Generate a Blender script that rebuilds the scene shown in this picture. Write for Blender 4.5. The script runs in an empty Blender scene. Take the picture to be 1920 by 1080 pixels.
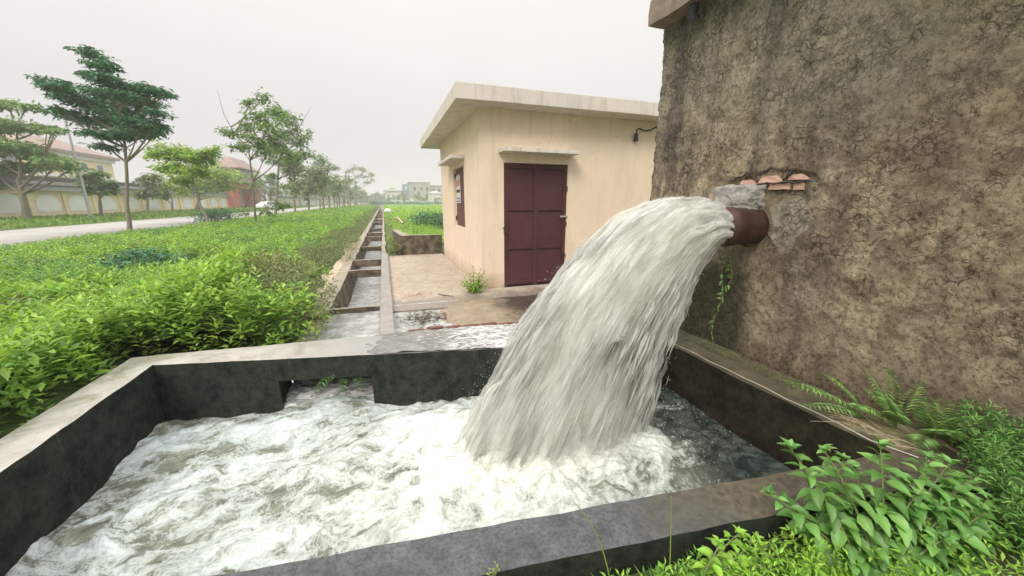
import bpy, bmesh, math, random
import numpy as np
from mathutils import Vector, Matrix, noise, geometry
random.seed(7); rng = np.random.default_rng(7)
C = bpy.context.scene.collection
S = bpy.context.scene
# ------------------------------------------------------------------ camera, sky, sun, exposure
F = 682.0; H = 1.45
PITCH = math.atan(162 / F); YAW = math.atan(242 / math.hypot(F, 162))
cam = bpy.data.cameras.new('camera'); camo = bpy.data.objects.new('camera', cam); C.objects.link(camo)
cam.sensor_width = 36; cam.lens = 36 * F / 1920; cam.clip_start = .05; cam.clip_end = 3000
camo.location = (0, 0, H); camo.rotation_euler = (math.pi / 2 - PITCH, 0, -YAW)
S.camera = camo
w = bpy.data.worlds.new('World'); S.world = w; w.use_nodes = True
nt = w.node_tree; nt.nodes.clear()
out = nt.nodes.new('ShaderNodeOutputWorld'); bg = nt.nodes.new('ShaderNodeBackground')
sky = nt.nodes.new('ShaderNodeTexSky'); sky.sky_type = 'NISHITA'; sky.sun_disc = False
SUN_EL, SUN_AZ = math.radians(44), math.radians(-138)      # azimuth measured clockwise from +Y
sky.sun_elevation = SUN_EL; sky.sun_rotation = SUN_AZ; sky.dust_density = 6; sky.air_density = 1.5
# the clear-sky model, veiled by an even overcast layer that is brighter towards the zenith
hs = nt.nodes.new('ShaderNodeHueSaturation'); hs.inputs['Saturation'].default_value = .35
nt.links.new(sky.outputs[0], hs.inputs['Color'])
tc = nt.nodes.new('ShaderNodeTexCoord'); sp = nt.nodes.new('ShaderNodeSeparateXYZ')
nt.links.new(tc.outputs['Generated'], sp.inputs[0])
cr = nt.nodes.new('ShaderNodeValToRGB'); nt.links.new(sp.outputs['Z'], cr.inputs[0])
e = cr.color_ramp.elements
e[0].position = 0.0; e[0].color = (5.2, 4.98, 5.0, 1)
e[1].position = 1.0; e[1].color = (21, 21, 21, 1)
k = e.new(.5); k.color = (6.6, 6.3, 6.0, 1)
k = e.new(.2); k.color = (5.35, 5.12, 5.1, 1)
mx = nt.nodes.new('ShaderNodeMix'); mx.data_type = 'RGBA'; mx.inputs[0].default_value = .93
nt.links.new(hs.outputs[0], mx.inputs[6]); nt.links.new(cr.outputs[0], mx.inputs[7])
cn = nt.nodes.new('ShaderNodeTexNoise'); cn.inputs['Scale'].default_value = 1.6; cn.inputs['Detail'].default_value = 4
nt.links.new(tc.outputs['Generated'], cn.inputs['Vector']); cm = nt.nodes.new('ShaderNodeMapRange'); cm.inputs[3].default_value = .90; cm.inputs[4].default_value = 1.10
nt.links.new(cn.outputs[0], cm.inputs[0]); vm_ = nt.nodes.new('ShaderNodeVectorMath'); vm_.operation = 'SCALE'; nt.links.new(mx.outputs[2], vm_.inputs[0]); nt.links.new(cm.outputs[0], vm_.inputs['Scale'])
nt.links.new(vm_.outputs[0], bg.inputs[0]); bg.inputs[1].default_value = .11
nt.links.new(bg.outputs[0], out.inputs[0])
sun = bpy.data.lights.new('sun', 'SUN'); sun.energy = 1.5; sun.angle = math.radians(24); sun.color = (1, .93, .82)
suno = bpy.data.objects.new('sun', sun); C.objects.link(suno)
sd = Vector((math.sin(SUN_AZ) * math.cos(SUN_EL), math.cos(SUN_AZ) * math.cos(SUN_EL), math.sin(SUN_EL)))
suno.rotation_euler = sd.to_track_quat('Z', 'Y').to_euler(); suno.location = (-20, -10, 30)
S.view_settings.view_transform = 'Standard'; S.view_settings.look = 'None'
S.view_settings.exposure = 0.52; S.view_settings.gamma = 1
S.cycles.use_denoising = True
S.cycles.max_bounces = 8; S.cycles.transparent_max_bounces = 24; S.cycles.volume_bounces = 1; S.cycles.diffuse_bounces = 6
S.cycles.sample_clamp_indirect = 4

# ------------------------------------------------------------------ helpers
def ray(px, py):
    u = px - 960; v = 540 - py
    fh = F * math.cos(PITCH) + v * math.sin(PITCH); z = -F * math.sin(PITCH) + v * math.cos(PITCH)
    return Vector((fh * math.sin(YAW) + u * math.cos(YAW), fh * math.cos(YAW) - u * math.sin(YAW), z))
def tag(o, label=None, cat=None, group=None, kind=None):
    if label: o['label'] = label
    if cat: o['category'] = cat
    if group: o['group'] = group
    if kind: o['kind'] = kind
    return o
def empty(name, loc, label, cat, group=None):
    o = bpy.data.objects.new(name, None); C.objects.link(o); o.location = loc; o.empty_display_size = .2
    return tag(o, label, cat, group)
def link(name, me, mat=None, parent=None, smooth=False):
    if mat:
        for m in (mat if isinstance(mat, (list, tuple)) else [mat]): me.materials.append(m)
    o = bpy.data.objects.new(name, me); C.objects.link(o)
    if smooth:
        me.shade_smooth()
        if smooth == 'sharp': me.set_sharp_from_angle(angle=math.radians(38))
    if parent:
        o.parent = parent; o.location = -Vector(parent.location)   # meshes are in world coordinates
    return o
def copy_tree(o, loc, rot=0, scale=1):
    r = o.copy(); C.objects.link(r); r.location = loc; r.rotation_euler.z = rot
    r.scale = (scale,) * 3 if not isinstance(scale, tuple) else scale
    for ch in o.children:
        c = ch.copy(); C.objects.link(c); c.parent = r
        for g in ch.children:
            d = g.copy(); C.objects.link(d); d.parent = c
    return r
def npmesh(name, V, faces_by_n):
    """V (n,3); faces_by_n list of int arrays (m,k)."""
    me = bpy.data.meshes.new(name)
    me.vertices.add(len(V)); me.vertices.foreach_set('co', np.asarray(V, np.float32).ravel())
    idx = np.concatenate([f.ravel() for f in faces_by_n]).astype(np.int32)
    cnt = np.concatenate([np.full(len(f), f.shape[1]) for f in faces_by_n])
    me.loops.add(len(idx)); me.loops.foreach_set('vertex_index', idx)
    me.polygons.add(len(cnt)); me.polygons.foreach_set('loop_start', np.concatenate([[0], np.cumsum(cnt)[:-1]]).astype(np.int32))
    me.update(calc_edges=True); me.validate()
    return me
def unit(a): return a / (np.linalg.norm(a, axis=1, keepdims=True) + 1e-9)
LEAF5 = np.array([[0, 0, 0], [-.5, .42, .06], [0, .45, -.04], [.5, .42, .06], [0, 1, -.16]])
LF5 = np.array([[0, 3, 4, 2], [0, 2, 4, 1]])
def leaves(P, D, U, L, W, T=LEAF5, TF=LF5):
    """many leaves: base P, direction D, up U, length L, width W -> verts, faces"""
    P = np.asarray(P, float); D = unit(np.asarray(D, float)); U = np.asarray(U, float)
    R = unit(np.cross(D, U)); N = np.cross(R, D)
    n = len(P); L = np.broadcast_to(L, (n,)); W = np.broadcast_to(W, (n,))
    V = P[:, None] + R[:, None] * (T[None, :, 0:1] * W[:, None, None]) + D[:, None] * (T[None, :, 1:2] * L[:, None, None]) \
        + N[:, None] * (T[None, :, 2:3] * L[:, None, None])
    Fc = TF[None] + (np.arange(n) * len(T))[:, None, None]
    return V.reshape(-1, 3), Fc.reshape(-1, TF.shape[1])
class NB:
    """collects vertex/quad blocks into one mesh"""
    def __init__(s): s.V = []; s.F = {}; s.n = 0
    def add(s, V, Fc):
        V = np.asarray(V, float); Fc = np.asarray(Fc)
        s.V.append(V); s.F.setdefault(Fc.shape[1], []).append(Fc + s.n); s.n += len(V)
    def tube(s, pts, rad, k=6):
        pts = [Vector(p) for p in pts]; n = len(pts); V = []
        for i, p in enumerate(pts):
            t = (pts[min(i + 1, n - 1)] - pts[max(i - 1, 0)]).normalized()
            a = t.cross(Vector((.31, .2, 1) if abs(t.z) < .9 else (1, 0, 0))).normalized(); b = t.cross(a)
            r = rad[i] if hasattr(rad, '__len__') else rad
            for j in range(k):
                q = 2 * math.pi * j / k; V.append(p + a * (r * math.cos(q)) + b * (r * math.sin(q)))
        Fc = [[i * k + j, i * k + (j + 1) % k, (i + 1) * k + (j + 1) % k, (i + 1) * k + j] for i in range(n - 1) for j in range(k)]
        s.add(np.array([tuple(v) for v in V]), np.array(Fc))
    def mesh(s, name): return npmesh(name, np.concatenate(s.V), [np.concatenate(f) for f in s.F.values()])
    def build(s, name, mat, parent=None, smooth=False): return link(name, s.mesh(name), mat, parent, smooth)
def box_bm(bm, x0, x1, y0, y1, z0, z1, M=None):
    vs = [bm.verts.new(((M @ Vector(c)) if M else c)) for c in [(x0, y0, z0), (x1, y0, z0), (x1, y1, z0), (x0, y1, z0), (x0, y0, z1), (x1, y0, z1), (x1, y1, z1), (x0, y1, z1)]]
    for f in [(0, 3, 2, 1), (4, 5, 6, 7), (0, 1, 5, 4), (1, 2, 6, 5), (2, 3, 7, 6), (3, 0, 4, 7)]: bm.faces.new([vs[i] for i in f])
def finish(name, bm, mat, parent=None, bevel=0, smooth=False, seg=2):
    if bevel: bmesh.ops.bevel(bm, geom=list(bm.edges), offset=bevel, segments=seg, affect='EDGES', clamp_overlap=True)
    bmesh.ops.recalc_face_normals(bm, faces=bm.faces)
    me = bpy.data.meshes.new(name); bm.to_mesh(me); bm.free()
    return link(name, me, mat, parent, smooth)
def box(name, x0, x1, y0, y1, z0, z1, mat, parent=None, bevel=0, M=None):
    bm = bmesh.new(); box_bm(bm, x0, x1, y0, y1, z0, z1, M); return finish(name, bm, mat, parent, bevel)
def prism(name, poly, z0, z1, mat, parent=None, rough=0, cuts=0, bevel=0):
    """vertical prism over a 2D polygon; rough > 0 subdivides and shakes it a little"""
    bm = bmesh.new()
    lo = [bm.verts.new((x, y, z0)) for x, y in poly]; hi = [bm.verts.new((x, y, z1)) for x, y in poly]
    n = len(poly); bm.faces.new(hi); bm.faces.new(lo[::-1])
    for i in range(n): bm.faces.new((lo[i], lo[(i + 1) % n], hi[(i + 1) % n], hi[i]))
    if bevel: bmesh.ops.bevel(bm, geom=list(bm.edges), offset=bevel, segments=2, affect='EDGES')
    if cuts:
        for _ in range(cuts):
            es = [e_ for e_ in bm.edges if e_.calc_length() > rough * 8 + .06]
            if es: bmesh.ops.subdivide_edges(bm, edges=es, cuts=1, use_grid_fill=True)
        for v in bm.verts:
            d = noise.noise_vector(v.co * 5) * rough + noise.noise_vector(v.co * 17) * rough * .5
            v.co += d
    return finish(name, bm, mat, parent, smooth='sharp' if cuts else False)

# ------------------------------------------------------------------ materials
class MT:
    def __init__(s, name):
        s.m = bpy.data.materials.new(name); s.m.use_nodes = True; s.t = s.m.node_tree; s.b = s.t.nodes['Principled BSDF']
        s.out = s.t.nodes['Material Output']; s.co = s.t.nodes.new('ShaderNodeTexCoord').outputs['Object']
    def n(s, typ, **kw):
        x = s.t.nodes.new(typ)
        for k_, v in kw.items(): setattr(x, k_, v)
        return x
    def l(s, a, b): s.t.links.new(a, b)
    def map(s, scale=(1, 1, 1), rot=(0, 0, 0), src=None):
        x = s.n('ShaderNodeMapping'); x.inputs['Scale'].default_value = scale; x.inputs['Rotation'].default_value = rot
        s.l(src or s.co, x.inputs[0]); return x.outputs[0]
    def noise(s, scale, detail=6, rough=.6, src=None, dist=0, out='Fac'):
        x = s.n('ShaderNodeTexNoise'); x.inputs['Scale'].default_value = scale; x.inputs['Detail'].default_value = detail
        x.inputs['Roughness'].default_value = rough; x.inputs['Distortion'].default_value = dist
        s.l(src or s.co, x.inputs['Vector']); return x.outputs[out]
    def vor(s, scale, feature='DISTANCE_TO_EDGE', src=None, out='Distance'):
        x = s.n('ShaderNodeTexVoronoi', feature=feature); x.inputs['Scale'].default_value = scale
        s.l(src or s.co, x.inputs['Vector']); return x.outputs[out]
    def ramp(s, src, stops):
        x = s.n('ShaderNodeValToRGB'); s.l(src, x.inputs[0]); e_ = x.color_ramp.elements
        while len(e_) < len(stops): e_.new(.5)
        for q, (p, c) in zip(e_, stops):
            q.position = p; q.color = (c, c, c, 1) if isinstance(c, (int, float)) else tuple(c) + (1,)
        return x.outputs[0]
    def mix(s, f, a, b, mode='MIX'):
        x = s.n('ShaderNodeMix', data_type='RGBA', blend_type=mode)
        for i, v in ((0, f), (6, a), (7, b)):
            if isinstance(v, (int, float)): x.inputs[i].default_value = v if i == 0 else (v, v, v, 1)
            elif isinstance(v, tuple): x.inputs[i].default_value = v + (1,)
            else: s.l(v, x.inputs[i])
        return x.outputs[2]
    def math(s, op, a, b=None, clamp=False):
        x = s.n('ShaderNodeMath', operation=op, use_clamp=clamp)
        for i, v in ((0, a), (1, b)):
            if v is None: continue
            if isinstance(v, (int, float)): x.inputs[i].default_value = v
            else: s.l(v, x.inputs[i])
        return x.outputs[0]
    def sep(s, src=None):
        x = s.n('ShaderNodeSeparateXYZ'); s.l(src or s.co, x.inputs[0]); return x.outputs
    def bump(s, h, strength=.5, dist=.01, prev=None):
        x = s.n('ShaderNodeBump'); x.inputs['Strength'].default_value = strength; x.inputs['Distance'].default_value = dist
        s.l(h, x.inputs['Height'])
        if prev: s.l(prev, x.inputs['Normal'])
        s.l(x.outputs[0], s.b.inputs['Normal']); return x.outputs[0]
    def col(s, c):
        if isinstance(c, tuple): s.b.inputs['Base Color'].default_value = c + (1,)
        else: s.l(c, s.b.inputs['Base Color'])
    def rough(s, r):
        if isinstance(r, (int, float)): s.b.inputs['Roughness'].default_value = r
        else: s.l(r, s.b.inputs['Roughness'])
    def attr(s, name):
        x = s.n('ShaderNodeAttribute'); x.attribute_name = name; return x
def simple(name, c1, c2, scale=6, r=.8, bump=.3, bd=.004, metal=0):
    m = MT(name); f = m.noise(scale, 8, .65); m.col(m.mix(m.ramp(f, [(.3, 0), (.7, 1)]), c1, c2)); m.rough(r)
    m.b.inputs['Metallic'].default_value = metal
    m.bump(m.noise(scale * 5, 8, .7), bump, bd); return m.m
def foliage(name, dark, light, clump=1.5, trans=.35, rough=.5):
    m = MT(name)
    gi = m.n('ShaderNodeNewGeometry')
    a = m.ramp(gi.outputs['Random Per Island'], [(0, 0), (1, 1)])
    c = m.mix(a, dark, light)
    cl = m.ramp(m.noise(clump, 3, .5), [(.35, 0), (.65, 1)])
    c = m.mix(m.math('MULTIPLY', cl, .55), c, light)
    hs_ = m.n('ShaderNodeHueSaturation'); m.l(c, hs_.inputs['Color'])
    m.l(m.math('ADD', m.math('MULTIPLY', m.noise(clump * 3.1, 2, .5), .06), .47), hs_.inputs['Hue'])
    m.l(m.math('ADD', m.math('MULTIPLY', gi.outputs['Random Per Island'], .5), .75), hs_.inputs['Value'])
    m.col(hs_.outputs[0]); m.rough(rough)
    tr = m.n('ShaderNodeBsdfTranslucent'); m.l(m.mix(1.0, hs_.outputs[0], (1.0, 1.0, .55), 'MULTIPLY'), tr.inputs[0])
    ms = m.n('ShaderNodeMixShader'); ms.inputs[0].default_value = trans
    m.l(m.b.outputs[0], ms.inputs[1]); m.l(tr.outputs[0], ms.inputs[2]); m.l(ms.outputs[0], m.out.inputs[0])
    return m.m

M = {}
M['weed'] = foliage('weed_leaf', (.13, .285, .035), (.38, .56, .11), .9, .45)
M['weed_dull'] = foliage('dull_weed_leaf', (.11, .15, .05), (.25, .27, .11), 1.2, .3)
M['grass'] = foliage('grass_blade', (.10, .20, .03), (.24, .36, .07), .5, .3)
M['tree_teal'] = foliage('dark_tree_leaf', (.035, .12, .065), (.085, .225, .12), .8, .3)
M['tree_mid'] = foliage('mid_tree_leaf', (.10, .20, .065), (.24, .36, .12), .7, .35)
M['tree_lime'] = foliage('lime_tree_leaf', (.18, .32, .05), (.36, .50, .09), .7, .4)
M['tree_grey'] = foliage('greyish_tree_leaf', (.17, .20, .11), (.30, .34, .20), .6, .3)
M['herb'] = foliage('herb_leaf', (.075, .20, .04), (.19, .38, .09), 4, .3, .42)
M['herb_bright'] = foliage('bright_herb_leaf', (.14, .32, .03), (.30, .52, .06), 5, .35, .45)
M['fern'] = foliage('fern_leaf', (.11, .24, .055), (.26, .42, .12), 6, .3)
M['litter'] = foliage('leaf_litter', (.035, .025, .018), (.12, .08, .05), 6, .1)
M['stem'] = simple('green_stem', (.12, .16, .05), (.20, .22, .08), 20)
M['bark'] = simple('bark', (.16, .13, .10), (.30, .26, .20), 9, .9, .6, .02)
M['soil'] = simple('soil', (.05, .05, .025), (.10, .09, .045), 4, .95, .8, .02)

# --- ground
m = MT('ground'); c = m.mix(m.ramp(m.noise(.35, 8, .7), [(.35, 0), (.65, 1)]), (.05, .085, .02), (.10, .15, .04)); m.col(c); m.rough(.95); m.bump(m.noise(9, 6), .8, .03); M['ground'] = m.m
m = MT('verge'); c = m.mix(m.ramp(m.noise(.8, 8, .7), [(.35, 0), (.65, 1)]), (.10, .19, .04), (.20, .28, .08)); m.col(c); m.rough(.95); m.bump(m.noise(20, 6), .8, .03); M['verge'] = m.m
m = MT('far_field'); c = m.mix(m.ramp(m.noise(.08, 8, .7), [(.35, 0), (.65, 1)]), (.15, .27, .055), (.26, .38, .10)); m.col(c); m.rough(.95); m.bump(m.noise(6, 6), 1, .05); M['field'] = m.m
m = MT('road'); f = m.noise(.5, 8, .65); c = m.mix(m.ramp(f, [(.3, 0), (.7, 1)]), (.33, .31, .29), (.44, .42, .39))
c = m.mix(m.ramp(m.noise(60, 3), [(.5, 0), (.8, .3)]), c, (.32, .3, .28)); m.col(c); m.rough(.85); M['road'] = m.m
# --- platform: tan screed, wet patch near the tank
m = MT('platform'); xyz = m.sep()
f = m.noise(1.6, 10, .7); c = m.mix(m.ramp(f, [(.3, 0), (.7, 1)]), (.33, .27, .215), (.50, .42, .34))
c = m.mix(m.ramp(m.noise(9, 8, .75), [(.48, 0), (.68, .7)]), c, (.22, .17, .13))
c = m.mix(m.ramp(m.noise(3.3, 6, .7, dist=1.2), [(.56, 0), (.66, .6)]), c, (.38, .27, .18))
cracks = m.ramp(m.vor(.9, src=m.map((1, .8, 1))), [(0, 1), (.006, 0)])
c = m.mix(m.math('MULTIPLY', cracks, .6), c, (.16, .11, .08))
wet = m.ramp(m.math('ADD', m.math('MULTIPLY', xyz[1], -1.0), m.math('MULTIPLY', m.noise(2.5, 5, .6), 1.4)), [(0, 0), (1, 1)])
wv = m.math('ADD', m.math('MULTIPLY', m.noise(2.2, 5, .6), 1.2), m.math('MULTIPLY', xyz[1], -1), False)
wet = m.math('SMOOTH_MIN', 1.0, m.math('MULTIPLY', m.math('ADD', wv, 5.05), 4.0, True)); wet = m.math('MAXIMUM', wet, 0.0)
m.col(m.mix(wet, c, m.mix(.6, c, (.10, .085, .07)))); m.rough(m.ramp(wet, [(0, .85), (1, .22)]))
m.bump(m.noise(28, 8, .7), .35, .008); M['platform'] = m.m
# --- bank: brown dirt, part of it a puddle film
m = MT('dirt_bank'); xyz = m.sep()
f = m.noise(5, 10, .7); c = m.mix(m.ramp(f, [(.3, 0), (.7, 1)]), (.20, .15, .10), (.38, .30, .21))
d = m.ramp(m.math('ADD', xyz[0], m.math('MULTIPLY', m.noise(3, 4), .8)), [(0, 0), (1, 1)])
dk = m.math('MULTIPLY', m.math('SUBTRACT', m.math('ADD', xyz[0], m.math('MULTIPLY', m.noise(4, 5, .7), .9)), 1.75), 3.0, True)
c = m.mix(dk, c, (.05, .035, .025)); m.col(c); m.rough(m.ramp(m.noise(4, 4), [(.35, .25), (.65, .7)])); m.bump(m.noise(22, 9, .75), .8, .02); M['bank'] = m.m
M['brick'] = simple('brick', (.44, .26, .19), (.64, .42, .32), 14, .9, .8, .008)
M['brick_wet'] = simple('wet_brick', (.085, .025, .02), (.17, .05, .04), 8, .4, .8, .01)
# --- tank concrete: pale dry coping, inner faces black with algae plus painted-in shade, wet near wall
def concrete(name, mode):
    m = MT(name); xyz = m.sep(); gi = m.n('ShaderNodeNewGeometry'); nz = m.sep(gi.outputs['Normal'])[2]
    f = m.noise(3, 10, .7); c = m.mix(m.ramp(f, [(.3, 0), (.7, 1)]), (.34, .315, .28), (.56, .52, .475))
    c = m.mix(m.ramp(m.noise(45, 4, .7), [(.5, 0), (.8, .5)]), c, (.22, .2, .17))
    st = m.ramp(m.noise(2.2, 8, .75, dist=.8), [(.50, 0), (.62, .75)]); c = m.mix(st, c, (.22, .215, .13))
    alg_shade = m.mix(m.ramp(m.noise(9, 10, .8), [(.38, 0), (.66, 1)]), (.010, .014, .013), (.050, .054, .042))
    alg_shade = m.mix(m.ramp(m.noise(2.6, 8, .8, dist=.6), [(.60, 0), (.72, .8)]), alg_shade, (.12, .095, .06))
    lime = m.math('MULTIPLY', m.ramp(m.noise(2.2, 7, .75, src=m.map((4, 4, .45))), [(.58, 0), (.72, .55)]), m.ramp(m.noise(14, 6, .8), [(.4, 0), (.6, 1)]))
    alg_shade = m.mix(lime, alg_shade, (.16, .15, .12))
    wetc = m.mix(m.ramp(m.noise(8, 9, .75), [(.35, 0), (.7, 1)]), (.055, .062, .068), (.145, .152, .158))
    wetc = m.mix(m.ramp(m.noise(60, 6, .85), [(.47, 0), (.60, .8)]), wetc, (.035, .034, .03))
    wetc = m.mix(m.ramp(m.math('ADD', m.math('MULTIPLY', xyz[0], .55), m.math('MULTIPLY', m.noise(3, 5, .7), .5)), [(.72, 0), (1.0, .8)]), wetc, m.mix(m.ramp(m.noise(30, 6, .8), [(.4, 0), (.6, 1)]), (.05, .04, .022), (.15, .12, .07)))
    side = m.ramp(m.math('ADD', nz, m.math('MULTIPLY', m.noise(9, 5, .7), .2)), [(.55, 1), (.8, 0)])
    if mode == 'dry': top = c; rt = .85
    elif mode == 'wet': top = wetc; rt = m.ramp(m.noise(30, 5), [(.3, .28), (.7, .6)])
    elif mode == 'mix':   # pale on the left, wet towards the jet
        wx = m.math('MULTIPLY', m.math('ADD', m.math('ADD', xyz[0], .9), m.math('MULTIPLY', m.noise(3, 4), .6)), .9, True)
        top = m.mix(wx, c, (.30, .29, .28)); rt = m.ramp(wx, [(0, .85), (1, .2)])
    else:                 # mossy dirt ledge
        top = m.mix(m.ramp(m.noise(7, 9, .75), [(.35, 0), (.65, 1)]), (.045, .04, .025), (.13, .115, .065)); rt = .7
        top = m.mix(m.ramp(m.math('SUBTRACT', m.math('MULTIPLY', m.noise(2, 4), 1.2), m.math('MULTIPLY', xyz[1], .45)), [(-.15, 0), (.15, .8)]), top, m.mix(m.ramp(m.noise(14, 8, .8), [(.4, 0), (.6, 1)]), (.16, .15, .07), (.34, .29, .17)))
        alg_shade = m.mix(m.ramp(m.noise(7, 9, .8), [(.4, 0), (.68, 1)]), (.012, .011, .008), (.055, .045, .028))
    m.col(m.mix(side, top, alg_shade))
    if isinstance(rt, (int, float)): rt = m.ramp(f, [(0, rt), (1, rt)])
    m.l(m.mix(side, rt, .8), m.b.inputs['Roughness']); m.l(m.ramp(side, [(0, .5), (1, .12)]), m.b.inputs['Specular IOR Level'])
    m.bump(m.noise(40, 9, .75), .8, .008, m.bump(m.noise(6, 6, .6), .35, .02)); return m.m
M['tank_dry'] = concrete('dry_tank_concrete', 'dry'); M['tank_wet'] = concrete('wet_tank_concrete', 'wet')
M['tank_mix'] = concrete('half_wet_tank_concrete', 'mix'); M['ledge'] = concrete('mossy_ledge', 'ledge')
m = MT('channel_concrete'); f = m.noise(4, 10, .7); c = m.mix(m.ramp(f, [(.3, 0), (.7, 1)]), (.20, .17, .13), (.42, .36, .28))
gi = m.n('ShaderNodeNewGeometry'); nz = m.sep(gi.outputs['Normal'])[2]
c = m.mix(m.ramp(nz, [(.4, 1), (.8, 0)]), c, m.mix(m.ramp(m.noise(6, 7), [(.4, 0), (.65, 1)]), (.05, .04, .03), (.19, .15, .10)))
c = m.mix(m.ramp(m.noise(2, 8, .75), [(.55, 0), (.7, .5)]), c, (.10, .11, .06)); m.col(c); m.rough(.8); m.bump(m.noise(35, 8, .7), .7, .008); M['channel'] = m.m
m = MT('curb_concrete'); f = m.noise(7, 10, .75); c = m.mix(m.ramp(f, [(.3, 0), (.7, 1)]), (.20, .185, .16), (.37, .345, .305)); m.col(c); m.rough(.55); m.bump(m.noise(50, 8, .7), .6, .006); M['curb'] = m.m
m = MT('screed_tan'); f = m.noise(9, 10, .75); c = m.mix(m.ramp(f, [(.3, 0), (.7, 1)]), (.42, .32, .22), (.66, .54, .40)); c = m.mix(m.ramp(m.vor(7), [(0, .8), (.05, 0)]), c, (.2, .13, .08)); m.col(c); m.rough(.9); m.bump(m.noise(30, 8, .7), .8, .01); M['tan'] = m.m
# --- old plaster of the pump house
m = MT('old_plaster'); xyz = m.sep()
warp = m.mix(.05, m.co, m.noise(9, 5, .65, out='Color'), 'LINEAR_LIGHT')
big = m.noise(.8, 6, .6); mid = m.noise(5, 9, .72, dist=.4); fine = m.noise(34, 9, .8); lump = m.noise(13, 8, .7, dist=.6)
c = m.mix(m.ramp(mid, [(.38, 0), (.58, 1)]), (.37, .29, .185), (.74, .605, .42))
c = m.mix(m.ramp(lump, [(.36, .6), (.50, 0)]), c, (.19, .145, .10))
c = m.mix(m.ramp(fine, [(.39, .85), (.49, 0)]), c, (.11, .08, .05))
c = m.mix(m.ramp(m.noise(70, 5, .85), [(.56, 0), (.68, .65)]), c, (.58, .50, .39))
c = m.mix(m.ramp(big, [(.38, .55), (.56, 0)]), c, (.15, .11, .08))
hg = m.ramp(m.math('ADD', m.math('MULTIPLY', xyz[2], .30), m.math('MULTIPLY', m.noise(1.1, 5, .65), .55)), [(.80, 0), (1.12, .6)])
c = m.mix(hg, c, m.mix(m.ramp(fine, [(.35, 0), (.58, 1)]), (.15, .145, .10), (.46, .435, .32)))
ol = m.ramp(m.math('SUBTRACT', m.math('ADD', m.math('MULTIPLY', xyz[2], .30), m.math('MULTIPLY', m.noise(1.7, 6, .7), .7)), m.math('MULTIPLY', xyz[1], .35)), [(.50, 0), (.85, .6)])
c = m.mix(ol, c, m.mix(m.ramp(lump, [(.38, 0), (.58, 1)]), (.11, .10, .045), (.43, .385, .19)))
hb_ = m.noise(1.0, 6, .7, src=m.map((1, .8, 3.2)))
c = m.mix(m.ramp(hb_, [(.56, 0), (.68, .5)]), c, m.mix(m.ramp(fine, [(.35, 0), (.6, 1)]), (.16, .13, .08), (.50, .44, .31)))
vs = m.noise(1.0, 5, .6, src=m.map((1, 4.0, .35)))
pit = m.vor(60, 'F1', src=warp)
c = m.mix(m.math('MULTIPLY', m.ramp(pit, [(.12, .9), (.30, 0)]), m.ramp(m.noise(5, 6, .7), [(.46, 0), (.62, 1)])), c, (.075, .055, .036))
vm = m.math('MULTIPLY', m.ramp(vs, [(.48, 0), (.62, .75)]), m.ramp(m.math('MULTIPLY', xyz[1], .3), [(.30, .25), (.75, 1)]))
c = m.mix(vm, c, m.mix(m.ramp(fine, [(.35, 0), (.6, 1)]), (.07, .06, .06), (.17, .15, .145)))
foot = m.ramp(m.math('ADD', m.math('MULTIPLY', xyz[2], 1.3), m.math('MULTIPLY', m.noise(3, 6, .75), .8)), [(.48, .92), (1.05, 0)])
c = m.mix(foot, c, m.mix(m.ramp(fine, [(.4, 0), (.6, 1)]), (.035, .024, .015), (.19, .135, .08)))
dx = m.math('ABSOLUTE', m.math('SUBTRACT', xyz[1], 2.62)); und = m.math('MULTIPLY', m.math('SUBTRACT', m.math('ADD', .30, m.math('MULTIPLY', m.noise(5, 6, .7), .3)), dx), 5.0, True)
und = m.math('MULTIPLY', und, m.math('MULTIPLY', m.math('SUBTRACT', 1.1, xyz[2]), 3.0, True))
c = m.mix(m.math('MULTIPLY', und, .85), c, m.mix(m.ramp(fine, [(.4, 0), (.6, 1)]), (.02, .022, .016), (.075, .07, .04)))
ck = m.vor(17, src=warp); ck2 = m.vor(55, src=warp); ck0 = m.vor(5, src=warp)
zone = m.ramp(m.math('SUBTRACT', m.math('ADD', xyz[2], m.math('MULTIPLY', m.noise(2, 4), .8)), m.math('MULTIPLY', xyz[1], .25)), [(.55, 0), (1.3, 1)])
crk0 = m.math('MULTIPLY', m.ramp(ck0, [(0, 1), (.012, 0)]), m.ramp(m.noise(2.2, 4, .6), [(.58, 0), (.64, .7)]))
crk = m.math('MULTIPLY', m.ramp(ck, [(0, 1), (.09, 0)]), m.ramp(m.noise(3.6, 5, .65), [(.49, 0), (.60, .9)]))
crk2 = m.math('MULTIPLY', m.ramp(ck2, [(0, 1), (.16, 0)]), m.ramp(m.noise(6.6, 5, .6), [(.50, 0), (.62, .7)]))
cr_ = m.math('MULTIPLY', m.math('MAXIMUM', m.math('MAXIMUM', crk, crk0), m.math('MULTIPLY', crk2, .8)), zone)
my_ = m.math('DIVIDE', m.math('SUBTRACT', m.math('ADD', xyz[1], m.math('MULTIPLY', m.noise(6, 5, .6), .12)), 2.10), .17); mz_ = m.math('DIVIDE', m.math('SUBTRACT', m.math('ADD', xyz[2], m.math('MULTIPLY', m.noise(7, 5, .6), .16)), 1.38), .30)
mr_ = m.math('ADD', m.math('ADD', m.math('MULTIPLY', my_, my_), m.math('MULTIPLY', mz_, mz_)), m.math('MULTIPLY', m.noise(11, 6, .7), .7))
mo_ = m.ramp(mr_, [(.95, .8), (1.35, 0)])
c = m.mix(mo_, c, m.mix(m.ramp(lump, [(.36, 0), (.58, 1)]), (.27, .23, .165), (.60, .55, .44)))
m.col(m.mix(m.math('MULTIPLY', cr_, .75), c, (.06, .045, .028))); m.rough(.95); m.b.inputs['Specular IOR Level'].default_value = .2
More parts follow.
